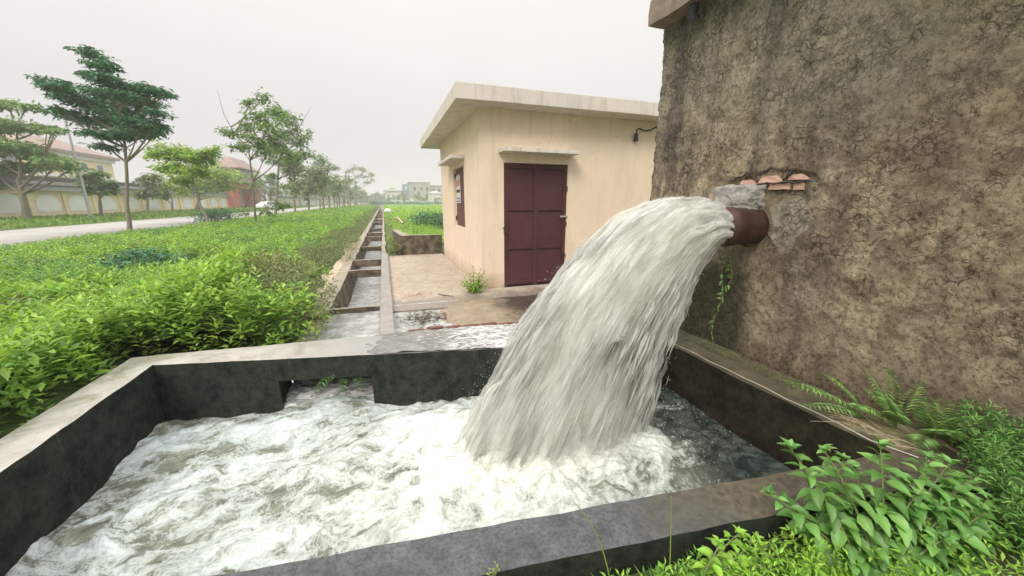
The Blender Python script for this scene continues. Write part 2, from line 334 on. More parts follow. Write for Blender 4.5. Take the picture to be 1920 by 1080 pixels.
b1 = m.bump(lump, 1, .05, m.bump(mid, .8, .06, m.bump(hb_, .8, .06)))
b2 = m.bump(m.math('SUBTRACT', fine, m.math('MULTIPLY', cr_, 1.4)), 1, .025, b1)
M['plaster'] = m.m
M['mortar'] = simple('pale_mortar', (.25, .22, .17), (.46, .42, .34), 14, .9, 1, .02)
M['lump'] = simple('pebbly_concrete', (.30, .28, .26), (.66, .63, .58), 40, .9, 1, .02)
M['slab'] = simple('weathered_slab', (.14, .11, .08), (.36, .28, .21), 5, .9, .8, .02)
# --- hut
def hut_paint(name, base, dirt, streak):
    m = MT(name); xyz = m.sep()
    c = m.mix(m.ramp(m.noise(1.3, 8, .65), [(.3, 0), (.7, 1)]), base, tuple(x * .9 for x in base))
    sm = m.noise(2.2, 7, .7, src=m.map((3.0, 3.0, .35)))
    c = m.mix(m.ramp(sm, [(.50, 0), (.74, streak)]), c, dirt)
    blot = m.math('MULTIPLY', m.ramp(m.noise(6, 6, .7, dist=.5), [(.62, 0), (.72, .5)]), 1.0)
    c = m.mix(blot, c, dirt)
    hc_ = m.math('MULTIPLY', m.ramp(m.vor(.8, src=m.mix(.12, m.co, m.noise(3, 4, .6, out='Color'), 'LINEAR_LIGHT')), [(0, .3), (.005, 0)]), m.ramp(m.noise(1.1, 3), [(.55, 0), (.6, 1)]))
    c = m.mix(hc_, c, (.25, .19, .14)); c = m.mix(m.ramp(m.noise(1.7, 5, .6, dist=.4), [(.55, 0), (.58, .25)]), c, tuple(x * .82 for x in base))
    ft = m.ramp(m.math('ADD', m.math('MULTIPLY', xyz[2], 1.4), m.math('MULTIPLY', m.noise(4, 6, .7), .8)), [(.35, .75), (.85, 0)])
    c = m.mix(ft, c, (.40, .29, .20)); m.col(c); m.rough(.9); m.bump(m.noise(30, 7, .7), .3, .006, m.bump(m.noise(2.5, 4), .2, .02)); return m.m
M['cream'] = hut_paint('cream_wall_paint', (.82, .67, .52), (.50, .38, .27), .38)
M['slab_pale'] = hut_paint('pale_slab_paint', (.66, .61, .54), (.30, .26, .21), .75)
m = MT('maroon_paint'); c = m.mix(m.ramp(m.noise(2.5, 8, .7), [(.3, 0), (.7, 1)]), (.058, .016, .022), (.092, .028, .035))
c = m.mix(m.ramp(m.noise(60, 4, .8), [(.66, 0), (.74, .7)]), c, (.3, .2, .2)); c = m.mix(m.ramp(m.noise(3, 7, .75, src=m.map((5, 5, .5))), [(.55, 0), (.72, .6)]), c, (.05, .022, .022)); m.col(c); m.rough(m.ramp(m.noise(6, 5), [(.3, .5), (.7, .75)])); m.bump(m.noise(20, 5), .15, .004); M['maroon'] = m.m
M['shutter'] = simple('brown_shutter_paint', (.10, .04, .035), (.17, .08, .065), 9, .6)
M['poster'] = simple('notice_paper', (.55, .55, .55), (.68, .67, .66), 30, .8); M['poster_red'] = simple('notice_red', (.50, .22, .18), (.6, .3, .25), 20); M['poster_blue'] = simple('notice_blue', (.10, .13, .32), (.16, .2, .4), 20)
M['iron'] = simple('dark_iron', (.05, .04, .035), (.14, .10, .08), 30, .6, .4, .003, .5)
M['black'] = simple('black_rubber', (.012, .014, .016), (.03, .03, .035), 20, .5)
m = MT('rusty_pipe'); c = m.mix(m.ramp(m.noise(9, 9, .7), [(.35, 0), (.65, 1)]), (.03, .018, .016), (.10, .042, .032))
c = m.mix(m.ramp(m.noise(4, 7, .7), [(.5, 0), (.65, .8)]), c, (.032, .022, .024)); m.col(c); m.rough(.5); m.bump(m.noise(60, 8, .8), .8, .006); M['pipe'] = m.m
M['galv'] = simple('grey_steel', (.38, .39, .40), (.5, .51, .52), 8, .5, .1, .002, .3)
# --- boundary wall and far buildings
def facade(name, a, b, sc=.6): return simple(name, a, b, sc, .9, .2, .01)
M['yellow'] = facade('yellow_render', (.72, .60, .38), (.84, .73, .50)); M['white_panel'] = facade('white_panel', (.72, .73, .74), (.84, .85, .86))
M['coping'] = facade('dark_roof_tile', (.07, .065, .07), (.13, .12, .12), 2); M['coping_edge'] = facade('grey_edge', (.26, .28, .29), (.38, .40, .41))
M['red_roof'] = facade('red_roof_tile', (.24, .17, .15), (.36, .26, .225), 1); M['red'] = facade('red_render', (.55, .16, .13), (.68, .26, .21))
M['glass'] = simple('dark_glass', (.10, .13, .15), (.16, .19, .21), 1, .2, .1); M['grey_render'] = facade('grey_render', (.27, .26, .25), (.40, .38, .36), .3)
M['blue_render'] = facade('blue_render', (.13, .19, .26), (.19, .26, .34), .3); M['pale_render'] = facade('pale_render', (.50, .47, .44), (.62, .59, .55), .4)
M['dome'] = facade('green_dome', (.30, .45, .22), (.45, .6, .35)); M['dark_gap'] = facade('dark_opening', (.03, .03, .03), (.06, .055, .05)); M['beige'] = facade('beige_panel', (.42, .36, .29), (.5, .44, .36))
M['car'] = simple('white_car_paint', (.70, .70, .70), (.76, .76, .76), 2, .25, .02)
M['twine'] = simple('twine', (.42, .38, .34), (.55, .5, .45), 40)
# --- water
def water_mat(name, deep, foamc, holes=False):
    m = MT(name); at = m.attr('foam').outputs['Fac']
    at2 = m.attr('flow').outputs['Vector']
    wp = m.mix(.30, m.co, m.noise(1.4, 4, .6, out='Color'), 'LINEAR_LIGHT')
    st = m.map((1.0, 1.9, 1.0), (0, 0, math.radians(-24)), wp)
    n1 = m.noise(1.7, 6, .55, src=st, dist=.5); n2 = m.noise(7, 8, .62, src=st, dist=.5); n3 = m.noise(30, 7, .75)
    rdg = m.math('MULTIPLY', m.math('ABSOLUTE', m.math('SUBTRACT', m.noise(3.1, 5, .55, src=st, dist=.3), .5)), -1.6)
    s_ = m.math('ADD', m.math('ADD', m.math('MULTIPLY', n1, .75), m.math('MULTIPLY', n2, .34)), m.math('MULTIPLY', n3, .20))
    bub = m.math('MULTIPLY', m.math('SUBTRACT', m.vor(55, 'F1', src=wp), .35), .22)
    s_ = m.math('ADD', m.math('ADD', m.math('ADD', s_, rdg), at), bub)
    k_ = m.ramp(s_, [(.42, 0), (.55, .40), (.74, .80), (.98, 1)])
    dk_ = m.attr('deep').outputs['Fac']
    dc = m.mix(m.ramp(n2, [(.35, 0), (.65, 1)]), (.10, .11, .08), (.25, .27, .21))
    dc = m.mix(dk_, dc, m.mix(m.ramp(n2, [(.4, 0), (.65, 1)]), (.022, .03, .026), (.10, .12, .105)))
    fc2 = m.mix(m.attr('cream').outputs['Fac'], (.62, .69, .69), (.76, .77, .69))
    m.col(m.mix(k_, dc, fc2)); m.rough(m.ramp(k_, [(0, .10), (.5, .4), (1, .7)]))
    m.b.inputs['IOR'].default_value = 1.33
    m.b.inputs['Subsurface Weight'].default_value = 0
    m.bump(m.math('ADD', n2, m.math('MULTIPLY', n3, 1.2)), .35, .02); return m.m
M['pool'] = water_mat('pool_water', (.085, .10, .082), (.84, .87, .85))
m = MT('calm_water'); m.col(m.mix(m.ramp(m.noise(9, 6, .7), [(.45, 0), (.7, 1)]), (.30, .30, .28), (.60, .61, .59))); m.rough(.06); m.b.inputs['IOR'].default_value = 1.33
st = m.map((1, 2.6, 1)); m.b.inputs['Specular IOR Level'].default_value = .9
m.bump(m.noise(9, 5, .6, src=st, dist=.6), .35, .03); M['calm'] = m.m
m = MT('film_water'); fo = m.ramp(m.math('ADD', m.noise(7, 9, .7, src=m.map((1, 2.6, 1)), dist=1.5), m.math('MULTIPLY', m.attr('foam').outputs['Fac'], 1)), [(.56, 0), (.74, .9)])
m.col(m.mix(fo, m.mix(m.ramp(m.noise(5, 6, .7), [(.35, 0), (.65, 1)]), (.13, .125, .115), (.27, .26, .24)), (.72, .74, .74))); m.rough(m.ramp(fo, [(0, .1), (1, .5)])); m.b.inputs['IOR'].default_value = 1.33; m.b.inputs['Specular IOR Level'].default_value = .8
m.bump(m.noise(14, 7, .65, src=m.map((1, 2.2, 1)), dist=.8), .5, .03); M['film'] = m.m
def jet_mat(name, gap):
    """white aerated water torn into strands along the flow; uv = (around, seconds of flight)"""
    m = MT(name); uv = m.n('ShaderNodeUVMap').outputs[0]
    s1 = m.noise(1, 6, .6, src=m.map((75, 7, 1), src=uv), dist=.1)
    s2 = m.noise(1, 7, .65, src=m.map((260, 16, 1), src=uv)); s3 = m.noise(1, 4, .6, src=m.map((11, 5, 1), src=uv), dist=.6)
    a = m.math('ADD', m.math('MULTIPLY', s1, .5), m.math('ADD', m.math('MULTIPLY', s2, .35), m.math('MULTIPLY', s3, .45)))
    t = m.sep(uv)[1]
    a = m.math('SUBTRACT', m.math('ADD', a, m.attr('dens').outputs['Fac']), m.math('MULTIPLY', t, gap))
    al = m.ramp(a, [(.36, 0), (.52, .45), (.74, 1)])
    c = m.mix(m.ramp(m.math('ADD', m.math('MULTIPLY', s2, .5), m.math('MULTIPLY', s1, .5)), [(.38, 0), (.58, 1)]), (.82, .83, .78), (.985, .985, .965))
    c = m.mix(m.ramp(s3, [(.38, .5), (.55, 0)]), c, (.86, .87, .72))
    m.col(c); m.rough(.45); m.b.inputs['IOR'].default_value = 1.33
    m.bump(m.math('ADD', s2, s1), .12, .012)
    tl = m.n('ShaderNodeBsdfTranslucent'); m.l(c, tl.inputs[0]); mm = m.n('ShaderNodeMixShader'); mm.inputs[0].default_value = .45
    m.l(m.b.outputs[0], mm.inputs[1]); m.l(tl.outputs[0], mm.inputs[2])
    tp = m.n('ShaderNodeBsdfTransparent'); ms = m.n('ShaderNodeMixShader'); m.l(al, ms.inputs[0]); m.l(tp.outputs[0], ms.inputs[1]); m.l(mm.outputs[0], ms.inputs[2])
    m.l(ms.outputs[0], m.out.inputs[0]); return m.m
M['jet'] = jet_mat('jet_water', .44)
m = MT('spray'); m.col((.95, .955, .92)); m.rough(.3); m.b.inputs['IOR'].default_value = 1.33
tp = m.n('ShaderNodeBsdfTransparent'); tl = m.n('ShaderNodeBsdfTranslucent'); tl.inputs[0].default_value = (.95, .96, .93, 1)
mm = m.n('ShaderNodeMixShader'); mm.inputs[0].default_value = .4; m.l(m.b.outputs[0], mm.inputs[1]); m.l(tl.outputs[0], mm.inputs[2])
ms = m.n('ShaderNodeMixShader'); ms.inputs[0].default_value = .45; m.l(tp.outputs[0], ms.inputs[1]); m.l(mm.outputs[0], ms.inputs[2]); m.l(ms.outputs[0], m.out.inputs[0]); M['spray'] = m.m

# ------------------------------------------------------------------ ground, road, channel bed
IN = dict(fl=(-1.95, 3.69), fr=(2.55, 2.72), nl=(-1.95, 1.50), nr=(2.55, .96))          # inner corners of the tank
def tess(name, outer, holes, z, mat):
    loops = [[Vector((x, y, 0)) for x, y in l_] for l_ in [outer] + holes]
    tris = geometry.tessellate_polygon(loops); pts = [p for l_ in loops for p in l_]
    me = bpy.data.meshes.new(name); me.from_pydata([(p.x, p.y, z) for p in pts], [], [tuple(t) for t in tris])
    bm = bmesh.new(); bm.from_mesh(me); bmesh.ops.recalc_face_normals(bm, faces=bm.faces)
    if bm.faces and sum(f_.normal.z for f_ in bm.faces) < 0: bmesh.ops.reverse_faces(bm, faces=bm.faces)
    bm.to_mesh(me); bm.free(); return link(name, me, mat)
hole = [(-2.05, 1.40), (-2.05, 3.82), (-.95, 3.80), (-.95, 140), (-.07, 140), (-.07, 3.70), (1.3, 3.40), (2.70, 2.95), (2.70, .90)]
g = tess('ground', [(-420, -60), (420, -60), (420, 420), (-420, 420)], [hole], -.05, M['ground']); tag(g, kind='structure')
bed = box('canal_bed', -.99, -.03, 3.2, 140.2, -.75, -.62, M['soil']); tag(bed, kind='structure')
def strip(name, x0, x1, y0, y1, z0, z1, mat):
    n = 60; ys = y0 + (y1 - y0) * (np.linspace(0, 1, n) ** 2); V = []; Fc = []
    for y in ys:
        j0 = .25 * noise.noise((x0, y * .13, 0)) + .1 * noise.noise((x0, y * .7, 3)); j1 = .25 * noise.noise((x1, y * .13, 5)) + .1 * noise.noise((x1, y * .7, 9))
        V += [(x0 + j0, y, z0), (x0 + j0, y, z1), (x1 + j1, y, z1), (x1 + j1, y, z0)]
    for i in range(n - 1):
        a = i * 4
        for k_ in range(3): Fc.append([a + k_, a + 4 + k_, a + 5 + k_, a + 1 + k_])
    return link(name, npmesh(name, np.array(V), [np.array(Fc)]), mat)
tag(strip('road', -18.6, -11.7, -20, 330, -.06, 0, M['road']), kind='structure')
tag(strip('verge', -29.2, -18.9, -20, 330, -.055, .04, M['verge']), kind='structure')
ff = tess('field', [(.6, 13.5), (260, 13.5), (260, 215), (-.0, 215)], [], -.03, M['field']); tag(ff, kind='structure')

# ------------------------------------------------------------------ tank
tank = empty('water_tank', (0, 2.4, 0), 'open concrete receiving tank full of churning white water under the pipe', 'water tank')
TZ = .10
def wall_bar(name, a, b, c_, d, z0, mat, cuts=5, rough=.006): return prism(name, [a, b, c_, d], z0, TZ, mat, tank, rough, cuts)
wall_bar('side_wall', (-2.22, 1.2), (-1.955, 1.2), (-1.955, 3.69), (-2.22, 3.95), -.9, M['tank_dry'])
# far wall with the outflow opening between x -1.0 and -.22
fy = lambda x: 3.69 - (x + 1.95) * .2156; oy = lambda x: 3.95 - (x + 2.2) * .065 if x < 1 else 3.742 - (x - 1) * .21
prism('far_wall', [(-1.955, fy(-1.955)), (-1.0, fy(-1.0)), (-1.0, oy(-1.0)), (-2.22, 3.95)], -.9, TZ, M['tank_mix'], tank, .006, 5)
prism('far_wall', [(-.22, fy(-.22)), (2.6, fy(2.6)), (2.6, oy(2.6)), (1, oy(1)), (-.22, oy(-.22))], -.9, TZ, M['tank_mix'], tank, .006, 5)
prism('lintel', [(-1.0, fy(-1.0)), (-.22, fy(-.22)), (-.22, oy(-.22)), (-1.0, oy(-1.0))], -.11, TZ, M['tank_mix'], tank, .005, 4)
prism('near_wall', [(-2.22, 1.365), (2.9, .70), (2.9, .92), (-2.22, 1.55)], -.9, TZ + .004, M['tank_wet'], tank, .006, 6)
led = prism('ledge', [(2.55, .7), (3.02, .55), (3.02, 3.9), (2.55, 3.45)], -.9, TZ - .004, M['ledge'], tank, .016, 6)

# pool water: a churned height field spanning the tank
def bil(u, v):
    a, b, c_, d = [np.array(IN[k_]) for k_ in ('nl', 'nr', 'fl', 'fr')]
    a = a + (-.08, -.08); b = b + (.1, -.1); c_ = c_ + (-.08, .12); d = d + (.1, .12)
    return (a * (1 - u) + b * u) * (1 - v) + (c_ * (1 - u) + d * u) * v
IMP = (1.12, 2.25)
def pool_z(x, y):
    p = Vector((x, y, 0)); d = math.hypot((x - IMP[0]) / .85, (y - IMP[1]) / .55)
    wv_ = noise.noise(Vector((x * .8 + y * .5, y * 2.2 - x * .6, 1.3))) * .05
    a = noise.fractal(p * 2.6 + noise.noise_vector(p * 1.5) * .8, .85, 2.1, 4) * .032
    rg = abs(noise.noise(Vector((x * 2.2 + y, y * 4.2 - x * 1.6, 4)))) * .045
    calm = max(0, min(1, (x - 1.75) * 2.2)) * .6
    return -.37 + (wv_ + a * 1.1 - rg) * (1 - calm) + .13 * math.exp(-d * d * .55) + .035 * math.exp(-((d - 1.0) * 1.6) ** 2) * (noise.fractal(p * 9, .8, 2.2, 4) + .15) + .05 * math.exp(-((x + .55) ** 2 * 4 + (y - 3.3) ** 2 * 6)) - .02
NX, NY = 420, 260; V = np.zeros((NX * NY, 3)); foam = np.zeros(NX * NY); deep_ = np.zeros(NX * NY); cream_ = np.zeros(NX * NY)
for j in range(NY):
    for i in range(NX):
        x, y = bil(i / (NX - 1), j / (NY - 1)); k_ = j * NX + i; z = pool_z(x, y); V[k_] = (x, y, z)
        dd = math.hypot((x - .75) / 1.5, (y - 2.2) / .9)
        f_ = .13 * math.exp(-dd * dd) - .015
        f_ += .10 * math.exp(-((x + .5) ** 2 * 3 + (y - 3.35) ** 2 * 8))
        wob = noise.noise((x * 2.5, y * 2.5, 7)) * .35
        f_ -= .34 * max(0, min(1, (x - 1.62 + wob + (y - 1.9) * .12) * 2.2))
        f_ -= .06 * max(0, noise.noise((x * 1.3, y * 2.0, 11))) * 2
        f_ -= .30 * max(0, min(1, (y - 3.35 + .2 * x + .25) * 4)) * (1 if x < -1.15 or x > .2 else 0) * .3
        f_ += (z + .37) * .9
        foam[k_] = f_; deep_[k_] = max(0, min(1, (x - 1.62 + wob + (y - 1.9) * .12) * 2.2)); cream_[k_] = math.exp(-dd * dd * 1.2)
ii = np.arange(NX * NY).reshape(NY, NX); Fc = np.stack([ii[:-1, :-1], ii[:-1, 1:], ii[1:, 1:], ii[1:, :-1]], -1).reshape(-1, 4)
me = npmesh('water', V, [Fc]); at = me.attributes.new('foam', 'FLOAT', 'POINT'); at.data.foreach_set('value', foam.astype(np.float32))
for nm_, ar_ in (('deep', deep_), ('cream', cream_)): a_ = me.attributes.new(nm_, 'FLOAT', 'POINT'); a_.data.foreach_set('value', ar_.astype(np.float32))
pool = link('water', me, M['pool'], smooth=True); tag(pool, kind='structure')
# water leaving through the opening and filling the first bay, then the lower canal water
def sheet(name, x0, x1, y0, y1, zf, nx, ny, mat, foamf=None):
    xs = np.linspace(x0, x1, nx); ys = np.linspace(y0, y1, ny); X, Y = np.meshgrid(xs, ys)
    Z = np.array([[zf(x, y) for x in xs] for y in ys]); V = np.stack([X, Y, Z], -1).reshape(-1, 3)
    ii = np.arange(nx * ny).reshape(ny, nx); Fc = np.stack([ii[:-1, :-1], ii[:-1, 1:], ii[1:, 1:], ii[1:, :-1]], -1).reshape(-1, 4)
    me = npmesh(name, V, [Fc])
    if foamf: a_ = me.attributes.new('foam', 'FLOAT', 'POINT'); a_.data.foreach_set('value', np.array([foamf(*v) for v in V], np.float32))
    return link(name, me, mat, smooth=True)
tag(sheet('canal_water', -1.0, -.18, 3.36, 3.86, lambda x, y: -.40 + .08 * min(1, max(0, (y - 3.45) / .25)) + .035 * noise.noise((x * 6, y * 8, 5)) + .02 * noise.noise((x * 15, y * 18, 5)), 70, 50, M['film'], lambda x, y, z: .16), kind='structure')
tag(sheet('canal_water', -1.0, -.12, 3.80, 5.25, lambda x, y: -.025 + .008 * noise.noise((x * 7, y * 7, 2)) + .010 * noise.noise((x * 2, y * 3, 8)), 50, 80, M['calm']), kind='structure')
tag(sheet('canal_water', -.80, -.10, 5.30, 140, lambda x, y: -.36 + .006 * noise.noise((x * 6, y * 3, 2)), 12, 500, M['calm']), kind='structure')
# thin water running over the far wall near the jet
def film_z(x, y):
    o = oy(x); i_ = fy(x); edge = max(0, i_ + .03 - y) * 2.5
    return TZ + .012 + .012 * noise.noise((x * 7, y * 9, 1)) + .008 * noise.noise((x * 19, y * 19, 1)) - min(.3, edge ** 1.2 * .8) - max(0, y - o) * .55
NXf, NYf = 170, 40; V = []
for j in range(NYf):
    for i in range(NXf):
        x = -.62 + i / (NXf - 1) * 3.1; y0 = fy(x) - .012; y1 = oy(x) + .06 + .03 * noise.noise((x * 5, 0, 3)); y = y0 + (y1 - y0) * j / (NYf - 1)
        q_ = max(0, min(1, (x + .45) / .5)); z = film_z(x, max(y, fy(x) + .03)) - .030 * (1 - q_) + .012 * noise.noise((x * 6, y * 4, 6)) * (1 - q_); V.append((x, y + (.022 if j == 0 else 0), z))
ii = np.arange(NXf * NYf).reshape(NYf, NXf); Fc = np.stack([ii[:-1, :-1], ii[:-1, 1:], ii[1:, 1:], ii[1:, :-1]], -1).reshape(-1, 4)
me = npmesh('water', np.array(V), [Fc]); at = me.attributes.new('foam', 'FLOAT', 'POINT')
at.data.foreach_set('value', np.array([min(.16, max(-.12, (v[0] - .15) * .22)) for v in V], np.float32)); tag(link('water', me, M['film'], smooth=True), kind='structure')

# ------------------------------------------------------------------ canal walls and cross beams
canal = empty('irrigation_canal', (-.45, 5, 0), 'long narrow concrete canal running from the tank to the horizon between the weeds', 'canal')
def lprism(name, prof, y0, y1, mat, parent, n=50, rough=.006, z_amp=.01):
    """profile (x,z) list swept along y, shaken"""
    ys = y0 + (y1 - y0) * np.linspace(0, 1, n) ** 1.6; k_ = len(prof); V = []
    for y in ys:
        for x, z in prof:
            q = noise.noise_vector((x * 3, y * 1.6, z * 3)); V.append((x + q.x * rough * 2, y, z + q.z * z_amp))
    Fc = [[i * k_ + j, i * k_ + (j + 1) % k_, (i + 1) * k_ + (j + 1) % k_, (i + 1) * k_ + j] for i in range(n - 1) for j in range(k_)]
    bm = bmesh.new(); vs = [bm.verts.new(v) for v in V]
    for f_ in Fc: bm.faces.new([vs[i] for i in f_])
    bm.faces.new(vs[:k_][::-1]); bm.faces.new(vs[-k_:]); return finish(name, bm, mat, parent)
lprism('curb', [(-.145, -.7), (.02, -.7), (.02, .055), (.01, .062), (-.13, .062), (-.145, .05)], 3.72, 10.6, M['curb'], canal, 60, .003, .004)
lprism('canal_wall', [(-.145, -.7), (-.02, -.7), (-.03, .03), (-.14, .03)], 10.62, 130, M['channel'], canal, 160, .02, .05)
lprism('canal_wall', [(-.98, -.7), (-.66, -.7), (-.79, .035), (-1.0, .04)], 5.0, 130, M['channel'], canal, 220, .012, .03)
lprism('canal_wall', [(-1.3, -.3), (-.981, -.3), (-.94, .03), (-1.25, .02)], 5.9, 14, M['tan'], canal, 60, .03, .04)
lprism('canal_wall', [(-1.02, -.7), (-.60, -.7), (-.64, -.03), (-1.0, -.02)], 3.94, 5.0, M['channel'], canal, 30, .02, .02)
beams = [5.22, 8.25, 9.62, 12.7, 15.9, 17.9, 21, 27, 31.5, 38, 44, 52, 60, 72]
for i, y in enumerate(beams):
    r_ = random.uniform(-.012, .012); t_ = .10 if i else .07
    prism('cross_beam', [(-.82, y - t_ / 2), (-.12, y - t_ / 2 + r_), (-.12, y + t_ / 2 + r_), (-.82, y + t_ / 2)], -.12 if i else -.6, .045 + r_ + .02 * (i > 3), M['channel'], canal, .006, 3)

# ------------------------------------------------------------------ platform, apron and dirt bank
pf = prism('path', [(.02, 5.0), (.9, 4.95), (2.2, 4.72), (4.5, 4.6), (7, 4.6), (7, 5.86), (1.50, 5.86), (1.50, 10.5), (.02, 10.5)], -.2, .0, M['platform'], None, .004, 5); tag(pf, kind='structure')
def bank_z(x, y):
    t = max(0, min(1, (y - 4.0) / .9)) * min(1, max(0, (x - .45) * 2.2)); b = -.06 + .05 * t
    hump = .055 * math.exp(-((x - 1.3) ** 2 * 1.6 + (y - 4.5) ** 2 * 3)) + .03 * max(0, min(1, (x - .7) * 1.5))
    return b + hump * min(1, max(0, (x - .45) / .35)) + .008 * noise.fractal(Vector((x * 5, y * 5, 0)), .8, 2, 4)
V = []; NXb, NYb = 120, 60
for j in range(NYb):
    for i in range(NXb):
        x = .0 + 3.2 * i / (NXb - 1); y0 = oy(x) - .02; y = y0 + (5.12 - y0) * j / (NYb - 1); V.append((x, y, bank_z(x, y) if j < NYb - 1 else -.03))
ii = np.arange(NXb * NYb).reshape(NYb, NXb); Fc = np.stack([ii[:-1, :-1], ii[:-1, 1:], ii[1:, 1:], ii[1:, :-1]], -1).reshape(-1, 4)
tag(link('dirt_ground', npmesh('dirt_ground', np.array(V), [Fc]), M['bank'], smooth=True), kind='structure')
tag(sheet('puddle_water', .01, 1.0, 3.74, 5.3, lambda x, y: -.034 + .04 * min(1, max(0, (y - 4.85) / .5)) + .0015 * noise.noise((x * 9, y * 9, 0)), 40, 60, M['calm']), kind='structure')
bk = empty('brick_edging', (.8, 4.0, 0), 'row of wet dark red bricks half buried behind the tank wall', 'brick edging')
for i in range(7):
    x = .24 + i * .205; y = oy(x) + .10 + random.uniform(-.008, .008)
    box('brick', x - .095, x + .095, y, y + .085, -.07, .078 + random.uniform(-.010, .008), M['brick_wet'], bk, .008, Matrix.Rotation(0, 4, 'Z'))
# leaf and twig litter lying in the puddle and on the screed
def litter(name, cx, cy, sx, sy, n, z, mat, label, cat, L=(.03, .08)):
    P = np.stack([rng.normal(cx, sx, n), rng.normal(cy, sy, n), np.full(n, z) + rng.random(n) * .012], 1); a = rng.random(n) * 6.28
    D = np.stack([np.cos(a), np.sin(a), rng.normal(0, .15, n)], 1); l_ = rng.uniform(*L, n)
    nb = NB(); nb.add(*leaves(P, D, np.tile([0, 0, 1.], (n, 1)) + rng.normal(0, .3, (n, 3)), l_, l_ * rng.uniform(.2, .5, n)))
    for _ in range(max(3, n // 14)):
        x = random.gauss(cx, sx); y = random.gauss(cy, sy); q = random.random() * 3; ln = random.uniform(.04, .14)
        nb.tube([(x, y, z + .01), (x + ln * math.cos(q) * .5, y + ln * .5 * math.sin(q), z + .018), (x + ln * math.cos(q + .2), y + ln * math.sin(q + .2), z + .01)], .003, 4)
    o = nb.build(name, mat); return tag(o, label, cat, kind='stuff')
litter('leaf_litter', .42, 4.62, .17, .14, 190, -.018, M['litter'], 'dark wet leaves and twigs lying in the puddle beside the curb', 'leaf litter')
litter('leaf_litter', .34, 5.75, .13, .10, 110, .004, M['brick'], 'reddish brown crumbled leaves on the tan screed', 'leaf litter', (.015, .045))
nb = NB(); nb.tube([(.72, 5.72, .012), (.80, 5.60, .016), (.93, 5.50, .012)], [.006, .008, .004], 5); tag(nb.build('twig', M['litter']), 'brown twig lying on the tan screed', 'twig')

# ------------------------------------------------------------------ hut
hut = empty('concrete_hut', (1.55, 5.89, 0), 'small cream painted pump hut with a flat concrete roof', 'hut')
HX0, HX1, HY0, HY1, HZ = 1.50, 6.3, 5.892, 10.05, 2.86
def wall_with_opening(name, along, fixed, a0, a1, z0, z1, oa0, oa1, oz0, oz1, thick, mat, parent):
    bm = bmesh.new()
    segs = [(a0, oa0, z0, z1), (oa1, a1, z0, z1), (oa0, oa1, oz1, z1)] + ([(oa0, oa1, z0, oz0)] if oz0 > z0 else [])
    for s0, s1, q0, q1 in segs:
        if along == 'x': box_bm(bm, s0, s1, fixed, fixed + thick, q0, q1)
        else: box_bm(bm, fixed, fixed + thick, s0, s1, q0, q1)
    bmesh.ops.remove_doubles(bm, verts=bm.verts, dist=1e-5)
    dup = {}
    for f_ in list(bm.faces):
        k_ = tuple(sorted(v.index for v in f_.verts)); dup.setdefault(k_, []).append(f_)
    bm.verts.index_update()
    return finish(name, bm, mat, parent)
wall_with_opening('wall', 'x', HY0, HX0, HX1, -.1, HZ, 1.893, 3.053, -.1, 2.065, .2, M['cream'], hut)
wall_with_opening('wall', 'y', HX0, HY0 + .201, HY1, -.1, HZ - .001, 7.18, 8.34, .93, 2.13, .2, M['cream'], hut)
box('wall', HX0 + .201, HX1 - .201, HY1 - .2, HY1, -.1, HZ, M['cream'], hut); box('wall', HX1 - .2, HX1, HY0 + .201, HY1, -.1, HZ - .001, M['cream'], hut)
prism('roof_slab', [(1.075, 5.51), (6.7, 5.51), (6.7, 10.75), (1.075, 10.75)], HZ, 3.07, M['slab_pale'], hut, .005, 4, bevel=.006)
prism('door_canopy', [(1.80, 5.60), (3.12, 5.60), (3.12, 5.893), (1.80, 5.893)], 2.205, 2.268, M['slab_pale'], hut, .002, 3, bevel=.004)
prism('window_canopy', [(1.24, 7.05), (1.501, 7.05), (1.501, 8.75), (1.24, 8.75)], 2.235, 2.30, M['slab_pale'], hut, .002, 3, bevel=.004)
door = box('door', 1.898, 3.048, 5.925, 5.94, -.005, 2.06, M['maroon'], hut)
def sub(name, *a, **k_):
    o = box(name, *a, **k_); return o
dp = bpy.data.objects
def child_of_part(o, part):
    o.parent = part; o.location = (0, 0, 0); return o
for x0, x1 in ((1.898, 1.965), (2.435, 2.51), (2.985, 3.048)):
    child_of_part(box('stile', x0, x1, 5.905, 5.9245, -.003, 2.058, M['maroon'], None, .004), door)
for x0, x1 in ((1.966, 2.434), (2.511, 2.984)):
    for z in (.03, .645, 1.30, 1.985): child_of_part(box('rail', x0, x1, 5.902, 5.9245, z, z + .07, M['maroon'], None, .005), door)
for z in (.45, 1.02, 1.62): child_of_part(box('hinge', 3.02, 3.062, 5.885, 5.902, z, z + .09, M['iron'], None, .004), door)
hd = child_of_part(box('latch', 2.93, 3.07, 5.87, 5.900, 1.18, 1.21, M['galv'], None, .004), door)
bm = bmesh.new(); box_bm(bm, 1.885, 1.935, 5.86, 5.90, .93, .99); box_bm(bm, 1.87, 1.96, 5.885, 5.9, 1.0, 1.03)
child_of_part(finish('padlock', bm, M['iron'], None, .006), door)
win = box('window', 1.60, 1.62, 7.185, 8.335, .935, 2.125, M['dark_gap'], hut)
for y0, y1 in ((7.19, 7.755), (7.765, 8.33)):
    sh = child_of_part(box('shutter', 1.565, 1.598, y0, y1, .94, 2.12, M['shutter'], None, .004), win)
pn = child_of_part(box('notice', 1.556, 1.563, 7.85, 8.28, 1.42, 2.0, M['poster'], None), win)
for z0, z1, mm_ in ((1.78, 1.90, 'poster_red'), (1.64, 1.70, 'iron'), (1.50, 1.53, 'poster_blue'), (1.445, 1.47, 'poster_blue')):
    child_of_part(box('notice', 1.552, 1.5545, 7.88, 8.25, z0, z1, M[mm_], None), win)
